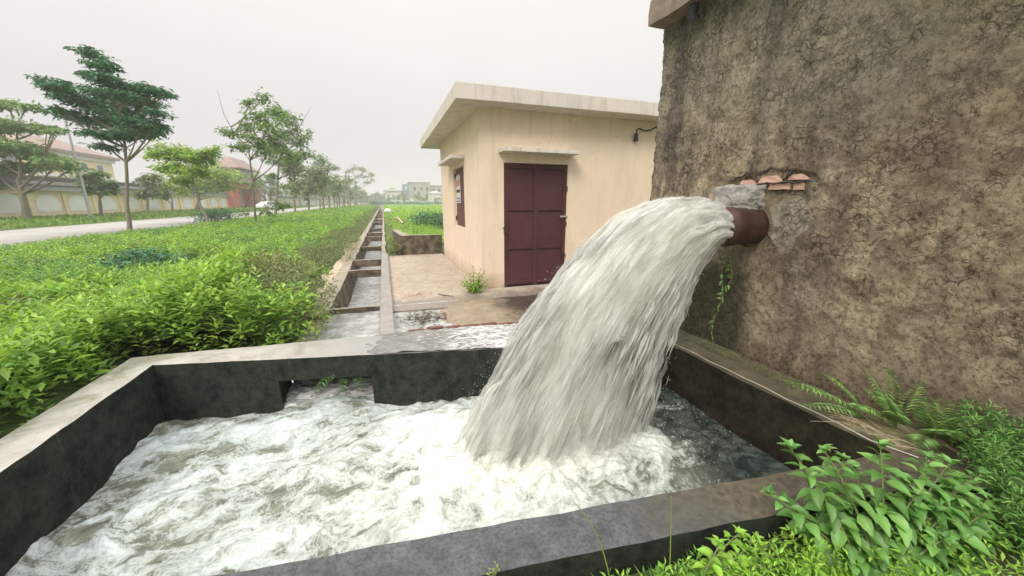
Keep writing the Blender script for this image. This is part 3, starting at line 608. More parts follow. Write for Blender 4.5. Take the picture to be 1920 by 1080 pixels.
for z in (1.05, 1.95): child_of_part(box('hinge', 1.535, 1.56, 8.315, 8.345, z, z + .09, M['iron'], None, .003), win)
sk = empty('lamp_socket', (4.37, 5.86, 2.6), 'black empty bulb socket hanging from a cable below the hut roof', 'lamp socket')
bm = bmesh.new(); bmesh.ops.create_cone(bm, cap_ends=True, segments=16, radius1=.042, radius2=.032, depth=.13, matrix=Matrix.Translation((4.37, 5.85, 2.57))); finish('socket', bm, M['black'], sk, .004)
nb = NB(); nb.tube([(4.37, 5.85, 2.63), (4.37, 5.84, 2.70), (4.42, 5.84, 2.72), (4.52, 5.85, 2.69), (4.65, 5.85, 2.70), (4.78, 5.85, 2.76), (4.9, 5.86, 2.83)], .012, 8); nb.build('cable', M['black'], sk, True)
# low box wall behind the platform
lw = empty('low_wall', (.5, 10.5, 0), 'low grey-brown concrete wall around the back corner of the platform', 'wall')
prism('wall', [(.41, 10.52), (1.52, 10.52), (1.52, 10.70), (.60, 10.70)], -.1, .535, M['channel'], lw, .006, 5)
prism('wall', [(.41, 10.515), (.60, 10.705), (.42, 12.9), (.22, 12.9)], -.1, .53, M['channel'], lw, .006, 5)

# ------------------------------------------------------------------ pump house with the rough plastered wall
ph = empty('pump_house', (3, 1, 0), 'tall old pump house with cracked mossy brown plaster on the right', 'building')
Y0, Y1, Z0, Z1 = -2.2, 3.655, -.1, 3.6
ny, nz = 520, 330; ys = np.linspace(Y0, Y1, ny); zs = np.linspace(Z0, Z1, nz); V = np.zeros((nz, ny, 3))
for j, z in enumerate(zs):
    for i, y in enumerate(ys):
        q = Vector((0, y, z))
        d = noise.fractal(q * 1.8, .8, 2, 3) * .018 + noise.fractal(q * 9, .75, 2.1, 4) * .010
        fl_ = math.exp(-((z + .1) / .28) ** 2) * .07
        rim = 0
        # recess of broken plaster around the pipe head
        ex = (y - 2.21) / .36; ez = (z - 1.56) / .15; r2 = ex * ex + ez * ez + noise.noise(q * 9) * .5
        if r2 < 1: rim = .022 * min(1, (1 - r2) * 4)
        V[j, i] = (3.0 - d - fl_ + rim, y, z)
V[:, -1, 1] += np.array([.02 * noise.noise((0, z * 9, 4)) + .012 * noise.noise((0, z * 28, 4)) for z in zs])
ii = np.arange(nz * ny).reshape(nz, ny); Fc = [np.stack([ii[:-1, :-1], ii[1:, :-1], ii[1:, 1:], ii[:-1, 1:]], -1).reshape(-1, 4)]
Vf = V.reshape(-1, 3); base = len(Vf)
# thickness: far return wall and the back
ext = []
for j in range(nz): ext.append((4.2, V[j, -1, 1], zs[j]))
Vf = np.concatenate([Vf, np.array(ext)]); jj = np.arange(nz - 1)
Fc.append(np.stack([ii[:-1, -1], ii[1:, -1], base + jj + 1, base + jj], -1))
link('wall', npmesh('wall', Vf, Fc), M['plaster'], ph, smooth=True)
box('wall', 4.21, 4.4, Y0, Y1 - .02, Z0, Z1, M['plaster'], ph); box('wall', 3.06, 4.2, Y0, Y0 + .2, Z0, Z1 - .02, M['plaster'], ph)
prism('roof_slab', [(2.80, -2.2), (4.5, -2.2), (4.5, 3.68), (2.80, 3.68)], 3.25, 3.48, M['slab'], ph, .012, 6)
nb = NB(); nb.tube([(2.90, 3.16, 3.27), (2.89, 3.16, 3.16), (2.93, 3.15, 3.12)], [.045, .045, .04], 10); nb.build('drain_pipe', M['black'], ph, True)
# exposed brick courses above the pipe: two rows
def brick_frag(y0, y1, z0, z1, cut):
    bm = bmesh.new(); pts = [(y0, z0), (y1, z0), (y1 - cut * .3, z1), (y0 + cut, z1)]
    a = [bm.verts.new((2.996 + .012 * noise.noise((0, y * 9, z * 9)), y, z)) for y, z in pts]; b = [bm.verts.new((3.06, y, z)) for y, z in pts]
    bm.faces.new(a); bm.faces.new(b[::-1])
    for i in range(4): bm.faces.new((a[i], b[i], b[(i + 1) % 4], a[(i + 1) % 4]))
    bmesh.ops.subdivide_edges(bm, edges=bm.edges, cuts=3, use_grid_fill=True)
    for v in bm.verts: v.co += noise.noise_vector(v.co * 30) * .006
    return finish('brick', bm, M['brick'], ph)
brick_frag(1.95, 2.11, 1.612, 1.652, .05); brick_frag(2.13, 2.33, 1.60, 1.655, .06); brick_frag(2.06, 2.24, 1.545, 1.588, .03); brick_frag(1.97, 2.04, 1.54, 1.59, .01); brick_frag(2.36, 2.50, 1.598, 1.632, .05)
# dark gaps between plaster and bricks
def shard(y0, z0, y1, z1, r, mat, name, x=2.985):
    nb = NB(); n = 7; pts = [(x, y0 + (y1 - y0) * k_ / n, z0 + (z1 - z0) * k_ / n + .008 * math.sin(k_ * 2.3)) for k_ in range(n + 1)]
    nb.tube(pts, [r * (.5 + .5 * math.sin(math.pi * (k_ + .6) / (n + 1.2))) for k_ in range(n + 1)], 6); return nb.build(name, mat, ph)
shard(2.62, 1.625, 2.42, 1.685, .008, M['dark_gap'], 'crack'); shard(2.36, 1.66, 2.22, 1.715, .010, M['dark_gap'], 'crack'); shard(2.12, 1.61, 2.05, 1.685, .012, M['dark_gap'], 'crack'); shard(2.30, 1.594, 1.90, 1.596, .007, M['dark_gap'], 'crack')
def blob(name, c_, s_, mat, parent, amp=.25, freq=6, sub_=4, seed=0, sharp=0):
    bm = bmesh.new(); bmesh.ops.create_icosphere(bm, subdivisions=sub_, radius=1)
    for v in bm.verts:
        p = v.co.copy()
        if sharp:   # boxier
            mm_ = max(abs(p.x), abs(p.y), abs(p.z)); p = p.lerp(p / mm_ * .85, sharp)
        q = noise.noise_vector(p * freq * .3 + Vector((seed, 0, 0))) * amp + noise.noise_vector(p * freq + Vector((0, seed, 0))) * amp * .3
        v.co = Vector(((p.x + q.x) * s_[0] + c_[0], (p.y + q.y) * s_[1] + c_[1], (p.z + q.z) * s_[2] + c_[2]))
    return finish(name, bm, mat, parent, smooth=True)
blob('concrete_lump', (2.95, 2.45, 1.48), (.115, .22, .125), M['lump'], ph, .17, 7, 5, 3, .85)


# ------------------------------------------------------------------ the pipe
PY, PZ, PR = 2.325, 1.245, .152
pp = empty('outlet_pipe', (3, PY, PZ), 'short rusty red-brown steel pipe jutting from the old plaster wall', 'pipe')
bm = bmesh.new(); prof = [(3.12, PR), (2.90, PR), (2.88, PR + .004), (2.73, PR + .004), (2.725, PR + .010), (2.64, PR + .010), (2.635, PR + .004), (2.565, PR + .002), (2.56, PR - .004), (2.56, PR - .014), (3.1, PR - .014)]
K = 64; rings = [[bm.verts.new((x, PY + r * math.cos(2 * math.pi * k_ / K), PZ + r * math.sin(2 * math.pi * k_ / K))) for k_ in range(K)] for x, r in prof]
for a, b in zip(rings, rings[1:]):
    for k_ in range(K): bm.faces.new((a[k_], a[(k_ + 1) % K], b[(k_ + 1) % K], b[k_]))
finish('pipe_body', bm, M['pipe'], pp, smooth=True)
bm = bmesh.new()
bmesh.ops.create_cone(bm, cap_ends=False, segments=64, radius1=PR + .022, radius2=PR + .012, depth=.02, matrix=Matrix.Translation((2.965, PY, PZ)) @ Matrix.Rotation(math.pi / 2, 4, 'Y'))
finish('collar', bm, M['pipe'], pp, smooth=True)

# ------------------------------------------------------------------ the jet
jet = empty('water_jet', (2.55, PY, PZ), 'thick white jet of water bursting from the rusty pipe and falling into the tank', 'water jet')
def traj(s, yo, t, spread=1.0):
    """s 0..1 bottom to top of the pipe mouth, yo -1..1 across it"""
    vx = 1.20 + 1.72 * s ** .9; vz = 1.33 * s ** 1.2
    x = 2.60 - vx * t; y = PY + yo * .138 + yo * spread * .33 * t; z = PZ + (s * 2 - 1) * .138 + vz * t - 4.9 * t * t
    return x, y, z
def t_hit(s): 
    vz = 1.33 * s ** 1.2; z0 = PZ + (s * 2 - 1) * .138 + .40
    return (vz + math.sqrt(vz * vz + 19.6 * z0)) / 9.8
def jet_shell(rf, name, seed, mat, dens):
    NA, NT = 220, 150; V = []; UV = []; DN = []
    for k_ in range(NT + 1):
        for j in range(NA + 1):
            a = 2 * math.pi * j / NA; s = max(0, .5 + .5 * rf * math.sin(a)); yo = rf * math.cos(a)
            tt = k_ / NT * t_hit(s) * 1.03
            sj = s + .035 * noise.noise((math.cos(a) * 4, math.sin(a) * 4, seed)) * (tt > 0) * min(1, tt * 4)
            sj += .012 * noise.noise((math.cos(a) * 14, math.sin(a) * 14, tt * 2 + seed)) * min(1, tt * 4)
            x, y, z = traj(max(0, min(1.02, sj)), yo * (1 + .16 * noise.noise((math.cos(a) * 6, math.sin(a) * 6, tt * 2.5 + seed))), tt)
            q = noise.noise_vector((x * 4 + seed, y * 4, z * 3)) * .06 * min(1, tt * 3)
            q += noise.noise_vector((math.cos(a) * 25, math.sin(a) * 25, tt * 14 + seed)) * .004 * min(1, tt * 3 + .2)
            V.append((x + q.x, y + q.y, z + q.z)); UV.append((j / NA + seed, tt + .0)); DN.append(dens(a, s, tt) - (.06 if rf > 1.1 else 0) + (.78 - rf) * .40)
    ii = np.arange((NT + 1) * (NA + 1)).reshape(NT + 1, NA + 1); Fc = np.stack([ii[:-1, :-1], ii[:-1, 1:], ii[1:, 1:], ii[1:, :-1]], -1).reshape(-1, 4)
    me = npmesh(name, np.array(V), [Fc]); uvl = me.uv_layers.new(name='UVMap'); li = np.zeros(len(me.loops), np.int32); me.loops.foreach_get('vertex_index', li)
    uvl.data.foreach_set('uv', np.array(UV, np.float32)[li].ravel()); a_ = me.attributes.new('dens', 'FLOAT', 'POINT'); a_.data.foreach_set('value', np.array(DN, np.float32))
    return link(name, me, mat, jet, smooth=True)
def dens(a, s, t):
    d = .075 + .26 * math.exp(-t * 5)
    d += .10 * (s - .35) - .12 * max(0, .45 - s) * min(1, t * 3)
    d -= .25 * math.exp(-((t - .46) / .13) ** 2) * math.exp(-((s - .36) / .30) ** 2)
    d += .22 * max(0, (t - t_hit(s) + .14) / .14)
    return d
for i_, (rf, sd_) in enumerate([(1.13, 41), (1.0, 0), (.84, 23), (.60, 3)]): jet_shell(rf, 'water_sheet', sd_, M['jet'], dens)
# loose strands and drops torn off the jet
nb = NB(); N_ = 9000
T4 = np.array([[0, 0, 0], [-.5, .35, 0], [0, .35, .2], [.5, .35, 0], [0, 1, 0]])
P = []; D = []; L = []; W = []
for _ in range(N_):
    rr = random.uniform(.98, 1.12) + max(0, random.gauss(0, .05)); aa = random.random() * 2 * math.pi
    s = .5 + .5 * rr * math.sin(aa); yo = rr * math.cos(aa); t = t_hit(max(0, s)) * random.random() ** .8
    bunch = noise.noise((math.cos(aa) * 7, math.sin(aa) * 7, t * 6)) + noise.noise((math.cos(aa) * 19, math.sin(aa) * 19, t * 14)) * .6
    if bunch < -.05 - .25 * math.exp(-t * 6) + .35 * t and random.random() < .85: continue
    s2 = max(0, min(1.0, s + random.gauss(0, .02) * min(1, 3 * t))); dt = random.uniform(.02, .075); sp_ = random.uniform(.94, 1.10)
    a = Vector(traj(s2, yo, t, sp_)); b = Vector(traj(s2, yo, t + dt, sp_))
    if a.z < -.42: continue
    P.append(a); D.append(b - a); L.append((b - a).length); W.append(random.choice((.0012, .0018, .0028)))
P = np.array([tuple(p) for p in P]); D = np.array([tuple(p) for p in D]); L = np.array(L); W = np.array(W)
nb.add(*leaves(P, D, np.tile([-.35, -.75, .55], (len(P), 1)) + rng.normal(0, .15, (len(P), 3)), L, W, T4)); st_ = nb.build('spray', M['spray'], jet); st_['kind'] = 'stuff'
# drops thrown clear of the jet
nb = NB(); O6 = np.array([[1, 0, 0], [-1, 0, 0], [0, 1, 0], [0, -1, 0], [0, 0, 1.9], [0, 0, -1.6]]); F6 = np.array([[0, 2, 4], [2, 1, 4], [1, 3, 4], [3, 0, 4], [2, 0, 5], [1, 2, 5], [3, 1, 5], [0, 3, 5]])
for _ in range(4200):
    aa = random.random() * 2 * math.pi; rr = 1 + abs(random.gauss(0, .14)); s_ = .5 + .5 * rr * math.sin(aa); yo = rr * math.cos(aa); t = t_hit(max(0, min(1, s_))) * random.random() ** .5
    x, y, z = traj(max(0, min(1.04, s_)), yo, t, 1.05 + .3 * random.random()); k_ = random.choice((.0012, .0016, .0022, .003))
    if z > -.4: nb.add(O6 * k_ + (x + random.gauss(0, .03 * t), y + random.gauss(0, .06 * t), z + random.gauss(0, .03 * t)), F6)
dr_ = nb.build('drops', M['spray'], jet, True); dr_['kind'] = 'stuff'
# splash drops around the impact
nb = NB(); O6 = np.array([[1, 0, 0], [-1, 0, 0], [0, 1, 0], [0, -1, 0], [0, 0, 1.6], [0, 0, -1.3]]); F6 = np.array([[0, 2, 4], [2, 1, 4], [1, 3, 4], [3, 0, 4], [2, 0, 5], [1, 2, 5], [3, 1, 5], [0, 3, 5]])
for _ in range(7000):
    a = random.random() * 6.28; r_ = abs(random.gauss(0, .42)); x = IMP[0] + math.cos(a) * r_ * 1.5; y = IMP[1] + math.sin(a) * r_
    if not (-1.8 < x < 2.45 and 1.25 - .12 * x < y < fy(x)): continue
    z = -.3 + abs(random.gauss(0, .13)) * max(.1, 1.1 - r_); k_ = random.choice((.0015, .002, .003, .004)); nb.add(O6 * k_ + (x, y, z), F6)
sp_ = nb.build('splash', M['spray'], jet, True); sp_['kind'] = 'stuff'

# fine airborne mist over the impact: small closed volumes, thickest in the middle
mi = MT('mist'); mi.t.nodes.remove(mi.b); pv = mi.n('ShaderNodeVolumePrincipled'); pv.inputs['Density'].default_value = 2.4; pv.inputs['Color'].default_value = (.97, .97, .95, 1)
mi.l(pv.outputs[0], mi.out.inputs['Volume'])
for i_, (c_, r_) in enumerate((((1.2, 2.22, -.30), (.62, .38, .17)), ((1.15, 2.26, -.27), (.50, .30, .24)), ((1.45, 2.2, -.28), (.34, .28, .18)))):
    o_ = blob('mist', c_, r_, mi.m, jet, .12, 2, 4, i_ * 5); o_['kind'] = 'stuff'

# twine along the tank edge
nb = NB(); pts = [(2.50, 3.1, .12), (2.535, 2.6, .125)] + [(2.55 + .006 * math.sin(k_ * 1.9), 2.5 - k_ * .16, .118 + .004 * math.sin(k_ * 2.7)) for k_ in range(10)] + [(2.60, .88, .12)]
nb.tube(pts, .0032, 5); tag(nb.build('twine', M['twine']), 'thin pale twine stretched along the tank edge by the pump house', 'string')

# ------------------------------------------------------------------ ground vegetation (uncountable)
def in_field(x, y): return x < -1.0 and x > -11.5
def weed_h(x, y):
    h = .30 + .12 * max(0, min(1, (9 - y) / 4)) + .24 * noise.noise((x * .8, y * .6, 0)) + .13 * noise.noise((x * 2.1, y * 1.7, 4))
    h += .34 * math.exp(-((x + 1.55) ** 2 * 1.3 + (y - 5.3) ** 2 * .35))
    h += .12 * math.exp(-((x + 3.2) ** 2 * .3 + (y - 4.0) ** 2 * .5))
    if x < -7: h *= max(.35, 1 - (-7 - x) * .16)
    return max(.08, h)
def sprigs(nb, xs, ys, hs, size, k=7, droop=.0, wr=.42, spread=.8):
    n = len(xs); xs = np.asarray(xs); ys = np.asarray(ys); hs = np.asarray(hs); size = np.broadcast_to(size, (n,))
    a0 = rng.random(n) * 6.28
    for q in range(k):
        a = a0 + q * 2.4 + rng.normal(0, .2, n); lvl = q / k
        up = .95 - lvl * (1.0 + droop) + rng.normal(0, .22, n)
        D = np.stack([np.cos(a) * spread, np.sin(a) * spread, up], 1)
        P = np.stack([xs + np.cos(a) * .008, ys + np.sin(a) * .008, hs - lvl * size * 1.5], 1)
        Lq = size * (.7 + .5 * lvl) * rng.uniform(.75, 1.2, n)
        nb.add(*leaves(P, D, np.stack([np.zeros(n), np.zeros(n), np.ones(n)], 1) + rng.normal(0, .25, (n, 3)), Lq, Lq * wr))
def scatter(x0, x1, y0, y1, dens_, cond):
    n = int((x1 - x0) * (y1 - y0) * dens_); X = rng.uniform(x0, x1, n); Y = rng.uniform(y0, y1, n)
    k_ = np.array([cond(x, y) for x, y in zip(X, Y)], bool); return X[k_], Y[k_]
# only what the view cone could hold (with a margin for side steps)
def seen(x, y, mrg=12):
    a = math.degrees(math.atan2(x, y)) ; return -40 - mrg < a < 80 + mrg or math.hypot(x, y) < 4.5
def near_ok(x, y):
    if x > (-.95 if 5.1 < y < 8 else -.68 if y <= 5.1 else -.84 if y < 9.5 else -.80 if y < 13 else -.62) - .12 * noise.noise((0, y * 1.3, 9)) and y > 3.9: return False
    if 5.6 < y < 9.5 and x > -1.12 - .2 * noise.noise((0, y * .9, 2)): return False
    if y <= oy(x) + .08 and x > -2.28: return False
    return seen(x, y)
nb = NB(); nbd = NB(); nbk = NB()
for (x0, x1, y0, y1, d_, sz, k_) in [(-2.9, -.6, .6, 4.7, 300, .078, 9), (-6, -.6, .6, 6.5, 200, .10, 9), (-12, -6, 2, 9, 90, .085, 8), (-8.5, -.8, 6.5, 13, 95, .095, 8), (-11.6, -8.5, 9, 13, 70, .09, 7), (-11.6, -.9, 13, 24, 42, .11, 7), (-11.4, -.9, 24, 45, 15, .17, 6), (-11.2, -.9, 45, 130, 4, .3, 6)]:
    X, Y = scatter(x0, x1, y0, y1, d_, near_ok)
    hz = np.array([weed_h(x, y) for x, y in zip(X, Y)]) * rng.uniform(.62, 1.06, len(X)) + .02
    edge = np.array([(x > -2.7 and y < 4.6) or x > -1.5 for x, y in zip(X, Y)], bool); hz = np.where(edge & (rng.random(len(X)) < .6), hz * rng.uniform(.15, 1, len(X)), hz)
    dull = np.array([(noise.noise((x * .9, y * .45, 21)) + .9 * math.exp(-((x + 1.25) ** 2 * 1.6)) * min(1, max(0, (y - 4.0) / .8)) * 1.1 - .42 + random.uniform(-.15, .15)) > 0 for x, y in zip(X, Y)], bool)
    szv = sz * rng.uniform(.7, 1.25, len(X))
    dk = ~dull & np.array([noise.noise((x * .8, y * .6, 61)) + random.uniform(-.35, .35) > .22 for x, y in zip(X, Y)], bool); lt = ~dull & ~dk
    sprigs(nb, X[lt], Y[lt], hz[lt], szv[lt], k_); sprigs(nbk, X[dk], Y[dk], hz[dk] * 1.12 + .02, szv[dk] * .85, k_, .2, .34); sprigs(nbd, X[dull], Y[dull], hz[dull], szv[dull] * .75, k_, .4, .3)
wd = nb.build('weeds', M['weed']); tag(wd, 'bright green leafy weeds filling the strip between the road and the canal', 'weeds', kind='stuff')
tag(nbk.build('dark_weeds', M['herb']), 'darker green narrow-leaved weeds scattered through the bright ones', 'weeds', kind='stuff'); tag(nbd.build('dry_weeds', M['weed_dull']), 'dull olive and brownish weeds along the left side of the canal', 'weeds', kind='stuff')
# soil mound under the weeds so no gaps show the sheet from above
def under(x0, x1, y0, y1, nx, ny, f):
    return sheet('undergrowth', x0, x1, y0, y1, f, nx, ny, M['under'])
m = MT('undergrowth'); m.col(m.mix(m.ramp(m.noise(12, 8, .7), [(.35, 0), (.65, 1)]), (.03, .06, .012), (.09, .15, .03))); m.rough(1); m.bump(m.noise(25, 6, .7), 1, .06); M['under'] = m.m
tag(under(-11.5, -1.0, 4.1, 130, 60, 700, lambda x, y: (.35 * weed_h(x, y) + .04 * noise.noise((x * 6, y * 6, 0))) * min(1, (-1.0 - x) * 2.2) - .02), kind='structure')
tag(under(-11.5, -2.28, .2, 4.1, 60, 60, lambda x, y: (.35 * weed_h(x, y) + .04 * noise.noise((x * 6, y * 6, 0))) * min(1, (-2.28 - x) * 3 + .1) - .02), kind='structure')
# right-hand field between the canal and the far buildings
nb = NB(); nbd = NB()
def rf_ok(x, y):
    if x < (.12 if y < 11.5 else -.02 if y < 15 else -.22) + .15 * noise.noise((0, y * .8, 3)): return False
    if y < 13 and x > .36 and y > 10.3: return False
    if x > 1.4 and y < 10.9: return False
    return x / max(y, 1) < .75
for (x0, x1, y0, y1, d_, sz, k_) in [(.05, 1.0, 10.7, 14, 120, .07, 7), (.35, 9, 12.0, 20, 42, .10, 7), (0.1, 20, 20, 45, 11, .18, 6), (0, 60, 45, 120, 1.2, .42, 6)]:
    X, Y = scatter(x0, x1, y0, y1, d_, rf_ok); hz = np.array([.26 + .2 * noise.noise((x * .5, y * .4, 30)) + .12 * noise.noise((x * 1.7, y * 1.7, 30)) for x, y in zip(X, Y)]) * rng.uniform(.6, 1.1, len(X)) + .04
    dull = np.array([noise.noise((x * .6, y * .3, 41)) + random.uniform(-.2, .2) > (.12 if y < 30 else .3) for x, y in zip(X, Y)], bool); szv = sz * rng.uniform(.7, 1.3, len(X))
    sprigs(nb, X[~dull], Y[~dull], hz[~dull], szv[~dull], k_); sprigs(nbd, X[dull], Y[dull], hz[dull], szv[dull], k_, .3, .25)
tag(nb.build('field_weeds', M['weed']), 'green weeds of the field right of the canal', 'weeds', kind='stuff'); tag(nbd.build('dry_field_weeds', M['weed_dull']), 'yellowish scrub in the field right of the canal', 'weeds', kind='stuff')
# verge grass
nb = NB(); n = 26000; X = rng.uniform(-29, -18.7, n); Y = 14 + (rng.random(n) ** 1.6) * 110
a = rng.random(n) * 6.28; D = np.stack([np.cos(a) * .4, np.sin(a) * .4, np.ones(n)], 1); hh = rng.uniform(.06, .26, n) * (1 + Y / 120)
nb.add(*leaves(np.stack([X, Y, np.full(n, .02)], 1), D, rng.normal(0, 1, (n, 3)), hh, hh * .35)); tag(nb.build('verge_grass', M['grass']), 'grass strip between the road and the yellow arched wall', 'grass', kind='stuff')

# ------------------------------------------------------------------ individual small plants
BIGT = []; BF = []
rows = [(0, .02), (.10, .24), (.22, .42), (.36, .50), (.5, .46), (.64, .37), (.78, .24), (.9, .11), (1.0, .0)]
for i, (t, hw) in enumerate(rows):
    z = .10 * math.sin(t * 2.2) - .30 * t * t; jag = .03 if i % 2 else -.01
    BIGT += [(-(hw + jag * (hw > .1)), t, z + hw * .22), (-(hw * .5), t + .015, z + hw * .07), (0, t, z - .012), (hw * .5, t + .015, z + hw * .07), ((hw + jag * (hw > .1)), t, z + hw * .22)]
for i in range(len(rows) - 1):
    for j in range(4): a = i * 5 + j; BF.append((a, a + 1, a + 6, a + 5))
BIGT = np.array(BIGT); BF = np.array(BF)
def leafy(name, base, tips, label, cat, Ls, mat, smat, wr=.62, step=.05, group=None, stem_r=.005, lower=.15):
    """a bush of stems: opposite leaf pairs at every node, a tuft at each tip"""
    o = empty(name, base, label, cat, group); st = NB(); lf = NB(); P = []; D = []; U = []; L = []
    for tip in tips:
        b = Vector(base) + Vector((random.gauss(0, .03), random.gauss(0, .03), 0)); t = Vector(tip); mid = (b + t) / 2 + Vector((0, 0, (t - b).length * .14)) + Vector((random.gauss(0, .02), random.gauss(0, .02), 0))
        pts = [b * (1 - q) ** 2 + mid * 2 * q * (1 - q) + t * q * q for q in np.linspace(0, 1, 9)]; st.tube(pts, [stem_r * (1.2 - .8 * q / 8) for q in range(9)], 6)
        ln = sum((pts[i + 1] - pts[i]).length for i in range(8)); nn = max(2, int(ln / step)); ang = random.random() * 6.28
        for q in range(nn + 1):
            f_ = lower + (1 - lower) * q / nn; p = b * (1 - f_) ** 2 + mid * 2 * f_ * (1 - f_) + t * f_ * f_; ang += 1.57 + random.gauss(0, .15)
            sc = Ls * (1.0 - .55 * max(0, f_ - .6) / .4) * random.uniform(.75, 1.15)
            for s_ in (0, math.pi):
                el = -.35 + .9 * max(0, f_ - .55) / .45 + random.gauss(0, .2); a = ang + s_ + random.gauss(0, .15)
                d = Vector((math.cos(a) * math.cos(el), math.sin(a) * math.cos(el), math.sin(el))); pet = d * .012
                st.tube([p, p + pet * .5 + Vector((0, 0, .002)), p + pet], stem_r * .3, 4); P.append(p + pet); D.append(d); U.append(Vector((random.gauss(0, .25), random.gauss(0, .25), 1))); L.append(sc)
        for q in range(5):
            a = ang + q * 1.26; d = Vector((math.cos(a) * .7, math.sin(a) * .7, .7)); P.append(t); D.append(d); U.append(Vector((0, 0, 1))); L.append(Ls * random.uniform(.3, .55))
    A = lambda q: np.array([tuple(v) for v in q])
    L = np.array(L); lf.add(*leaves(A(P), A(D), A(U), L, L * wr * rng.uniform(.85, 1.15, len(L)), BIGT, BF))
    st.build('stem', smat, o); lf.build('foliage', mat, o, True); return o
def wr_(px, py, Y): r_ = ray(px, py); return tuple(Vector((0, 0, H)) + r_ * (Y / r_.y))
# the big-leaved weed at the lower right
tips = [wr_(1480, 840, .88), wr_(1545, 845, .86), wr_(1650, 835, .80), (wr_(1740, 860, .74)), wr_(1440, 925, .88), wr_(1600, 880, .82), wr_(1690, 900, .74), wr_(1560, 930, .82), wr_(1800, 900, .66), wr_(1480, 960, .86), wr_(1640, 960, .72), wr_(1760, 960, .62),
        wr_(1850, 960, .56), wr_(1550, 1000, .76), wr_(1700, 1020, .62), wr_(1820, 1040, .52), wr_(1890, 1010, .50), wr_(1900, 930, .58), wr_(1840, 890, .64), wr_(1610, 1040, .66), wr_(1520, 895, .85), wr_(1870, 1080, .46), wr_(1580, 860, .84), wr_(1720, 930, .66), wr_(1770, 1010, .56), wr_(1660, 1000, .66), wr_(1530, 960, .80), wr_(1780, 870, .70)]
leafy('leafy_weed', (1.78, .62, -.05), tips, 'big leafy green weed with pointed oval leaves at the lower right corner of the tank', 'weed', .092, M['herb'], M['stem'], .54, .034)
# brighter herbs in the foreground
leafy('young_herb', (1.02, .80, -.05), [wr_(1385, 1000, .84), wr_(1350, 1020, .82), wr_(1420, 1010, .84), wr_(1370, 1060, .78), wr_(1440, 1060, .76)], 'bright green broad-leaved seedling against the near tank wall', 'herb', .062, M['herb_bright'], M['stem'], .62, .03)
leafy('young_herb', (1.28, .68, -.05), [wr_(1540, 1050, .70), wr_(1600, 1070, .66), wr_(1500, 1080, .70), wr_(1650, 1075, .62), wr_(1570, 1090, .62)], 'bright green herb at the bottom edge below the big leafy weed', 'herb', .055, M['herb_bright'], M['stem'], .62, .03)
leafy('small_herb', (1.38, .86, -.05), [wr_(1500, 985, .88), wr_(1525, 995, .86), wr_(1470, 1000, .86)], 'small yellowish green herb below the near right corner of the tank', 'herb', .03, M['tree_lime'], M['stem'], .6, .035)
# fine weeds and grass in the foreground strip and along the foot of the right wall
nb = NB()
X = rng.uniform(.25, 2.6, 1300); Y = rng.uniform(.30, .92, 1300); kk = (Y < 1.06 - .13 * X - .05) & (X > .45 + rng.random(1300) * .4); X = X[kk]; Y = Y[kk]
sprigs(nb, X, Y, rng.uniform(.0, .14, len(X)) * np.minimum(1, .35 + X * .5), .032, 7, .2, .34)
tag(nb.build('undergrowth_herbs', M['herb_bright']), 'mat of small bright herbs along the outer foot of the near tank wall', 'herbs', kind='stuff')
nb = NB(); n = 900; X = rng.uniform(.45, 1.4, n); Y = 1.0 - .13 * X - rng.uniform(.02, .26, n); a = rng.random(n) * 6.28; D = np.stack([np.cos(a) * .8, np.sin(a) * .8, rng.uniform(.3, 1.2, n)], 1); l_ = rng.uniform(.03, .10, n)
nb.add(*leaves(np.stack([X, Y, np.full(n, -.03) + rng.random(n) * .05], 1), D, rng.normal(0, 1, (n, 3)) * .3 + (0, 0, 1), l_, .006)); tag(nb.build('grass', M['herb_bright']), 'thin grass blades below the near tank wall', 'grass', kind='stuff')
nb = NB(); X = rng.uniform(2.3, 3.0, 1700); Y = rng.uniform(-.1, .90, 1700); kk = (X > 2.28 + .62 * np.clip((Y - .45) * 2.2, 0, 1)); X = X[kk]; Y = Y[kk]
sprigs(nb, X, Y, np.where(Y > .6, .12, .06) + rng.uniform(0, .22, len(X)) + (X - 2.3) * .12, .038, 9, .3, .20)
tag(nb.build('fine_weeds', M['herb']), 'fine dark green weeds at the foot of the pump house wall', 'weeds', kind='stuff')
tag(sheet('bank_ground', 1.7, 3.02, -1.5, .80, lambda x, y: -.05 + .13 * max(0, min(1, (x - 2.0) * 1.4)) + .02 * noise.noise((x * 5, y * 5, 0)), 30, 50, M['soil']), kind='structure')
# long grass stalks
def stalk(pts, label):
    nb = NB(); n = 12; p = [Vector(q) for q in pts]; cv = [p[0] * (1 - t) ** 2 + p[1] * 2 * t * (1 - t) + p[2] * t * t for t in np.linspace(0, 1, n)]
    nb.tube(cv, [.0022 * (1.1 - i / n) + .0006 for i in range(n)], 5); o = nb.build('grass_stalk', M['tree_lime']); return tag(o, label, 'grass stalk')
stalk([wr_(1142, 1080, .93), wr_(1125, 985, .95), wr_(1072, 938, .98)], 'long grass stalk bending left over the near tank wall')
stalk([wr_(1256, 1060, .90), wr_(1258, 1010, .92), wr_(1258, 930, .93)], 'straight upright grass stalk before the near tank wall')
leafy('small_herb', (.195, .90, -.05), [wr_(925, 1070, .97), wr_(932, 1062, .96)], 'tiny yellow-green seedling at the bottom centre below the tank wall', 'herb', .02, M['tree_lime'], M['stem'], .6, .03)
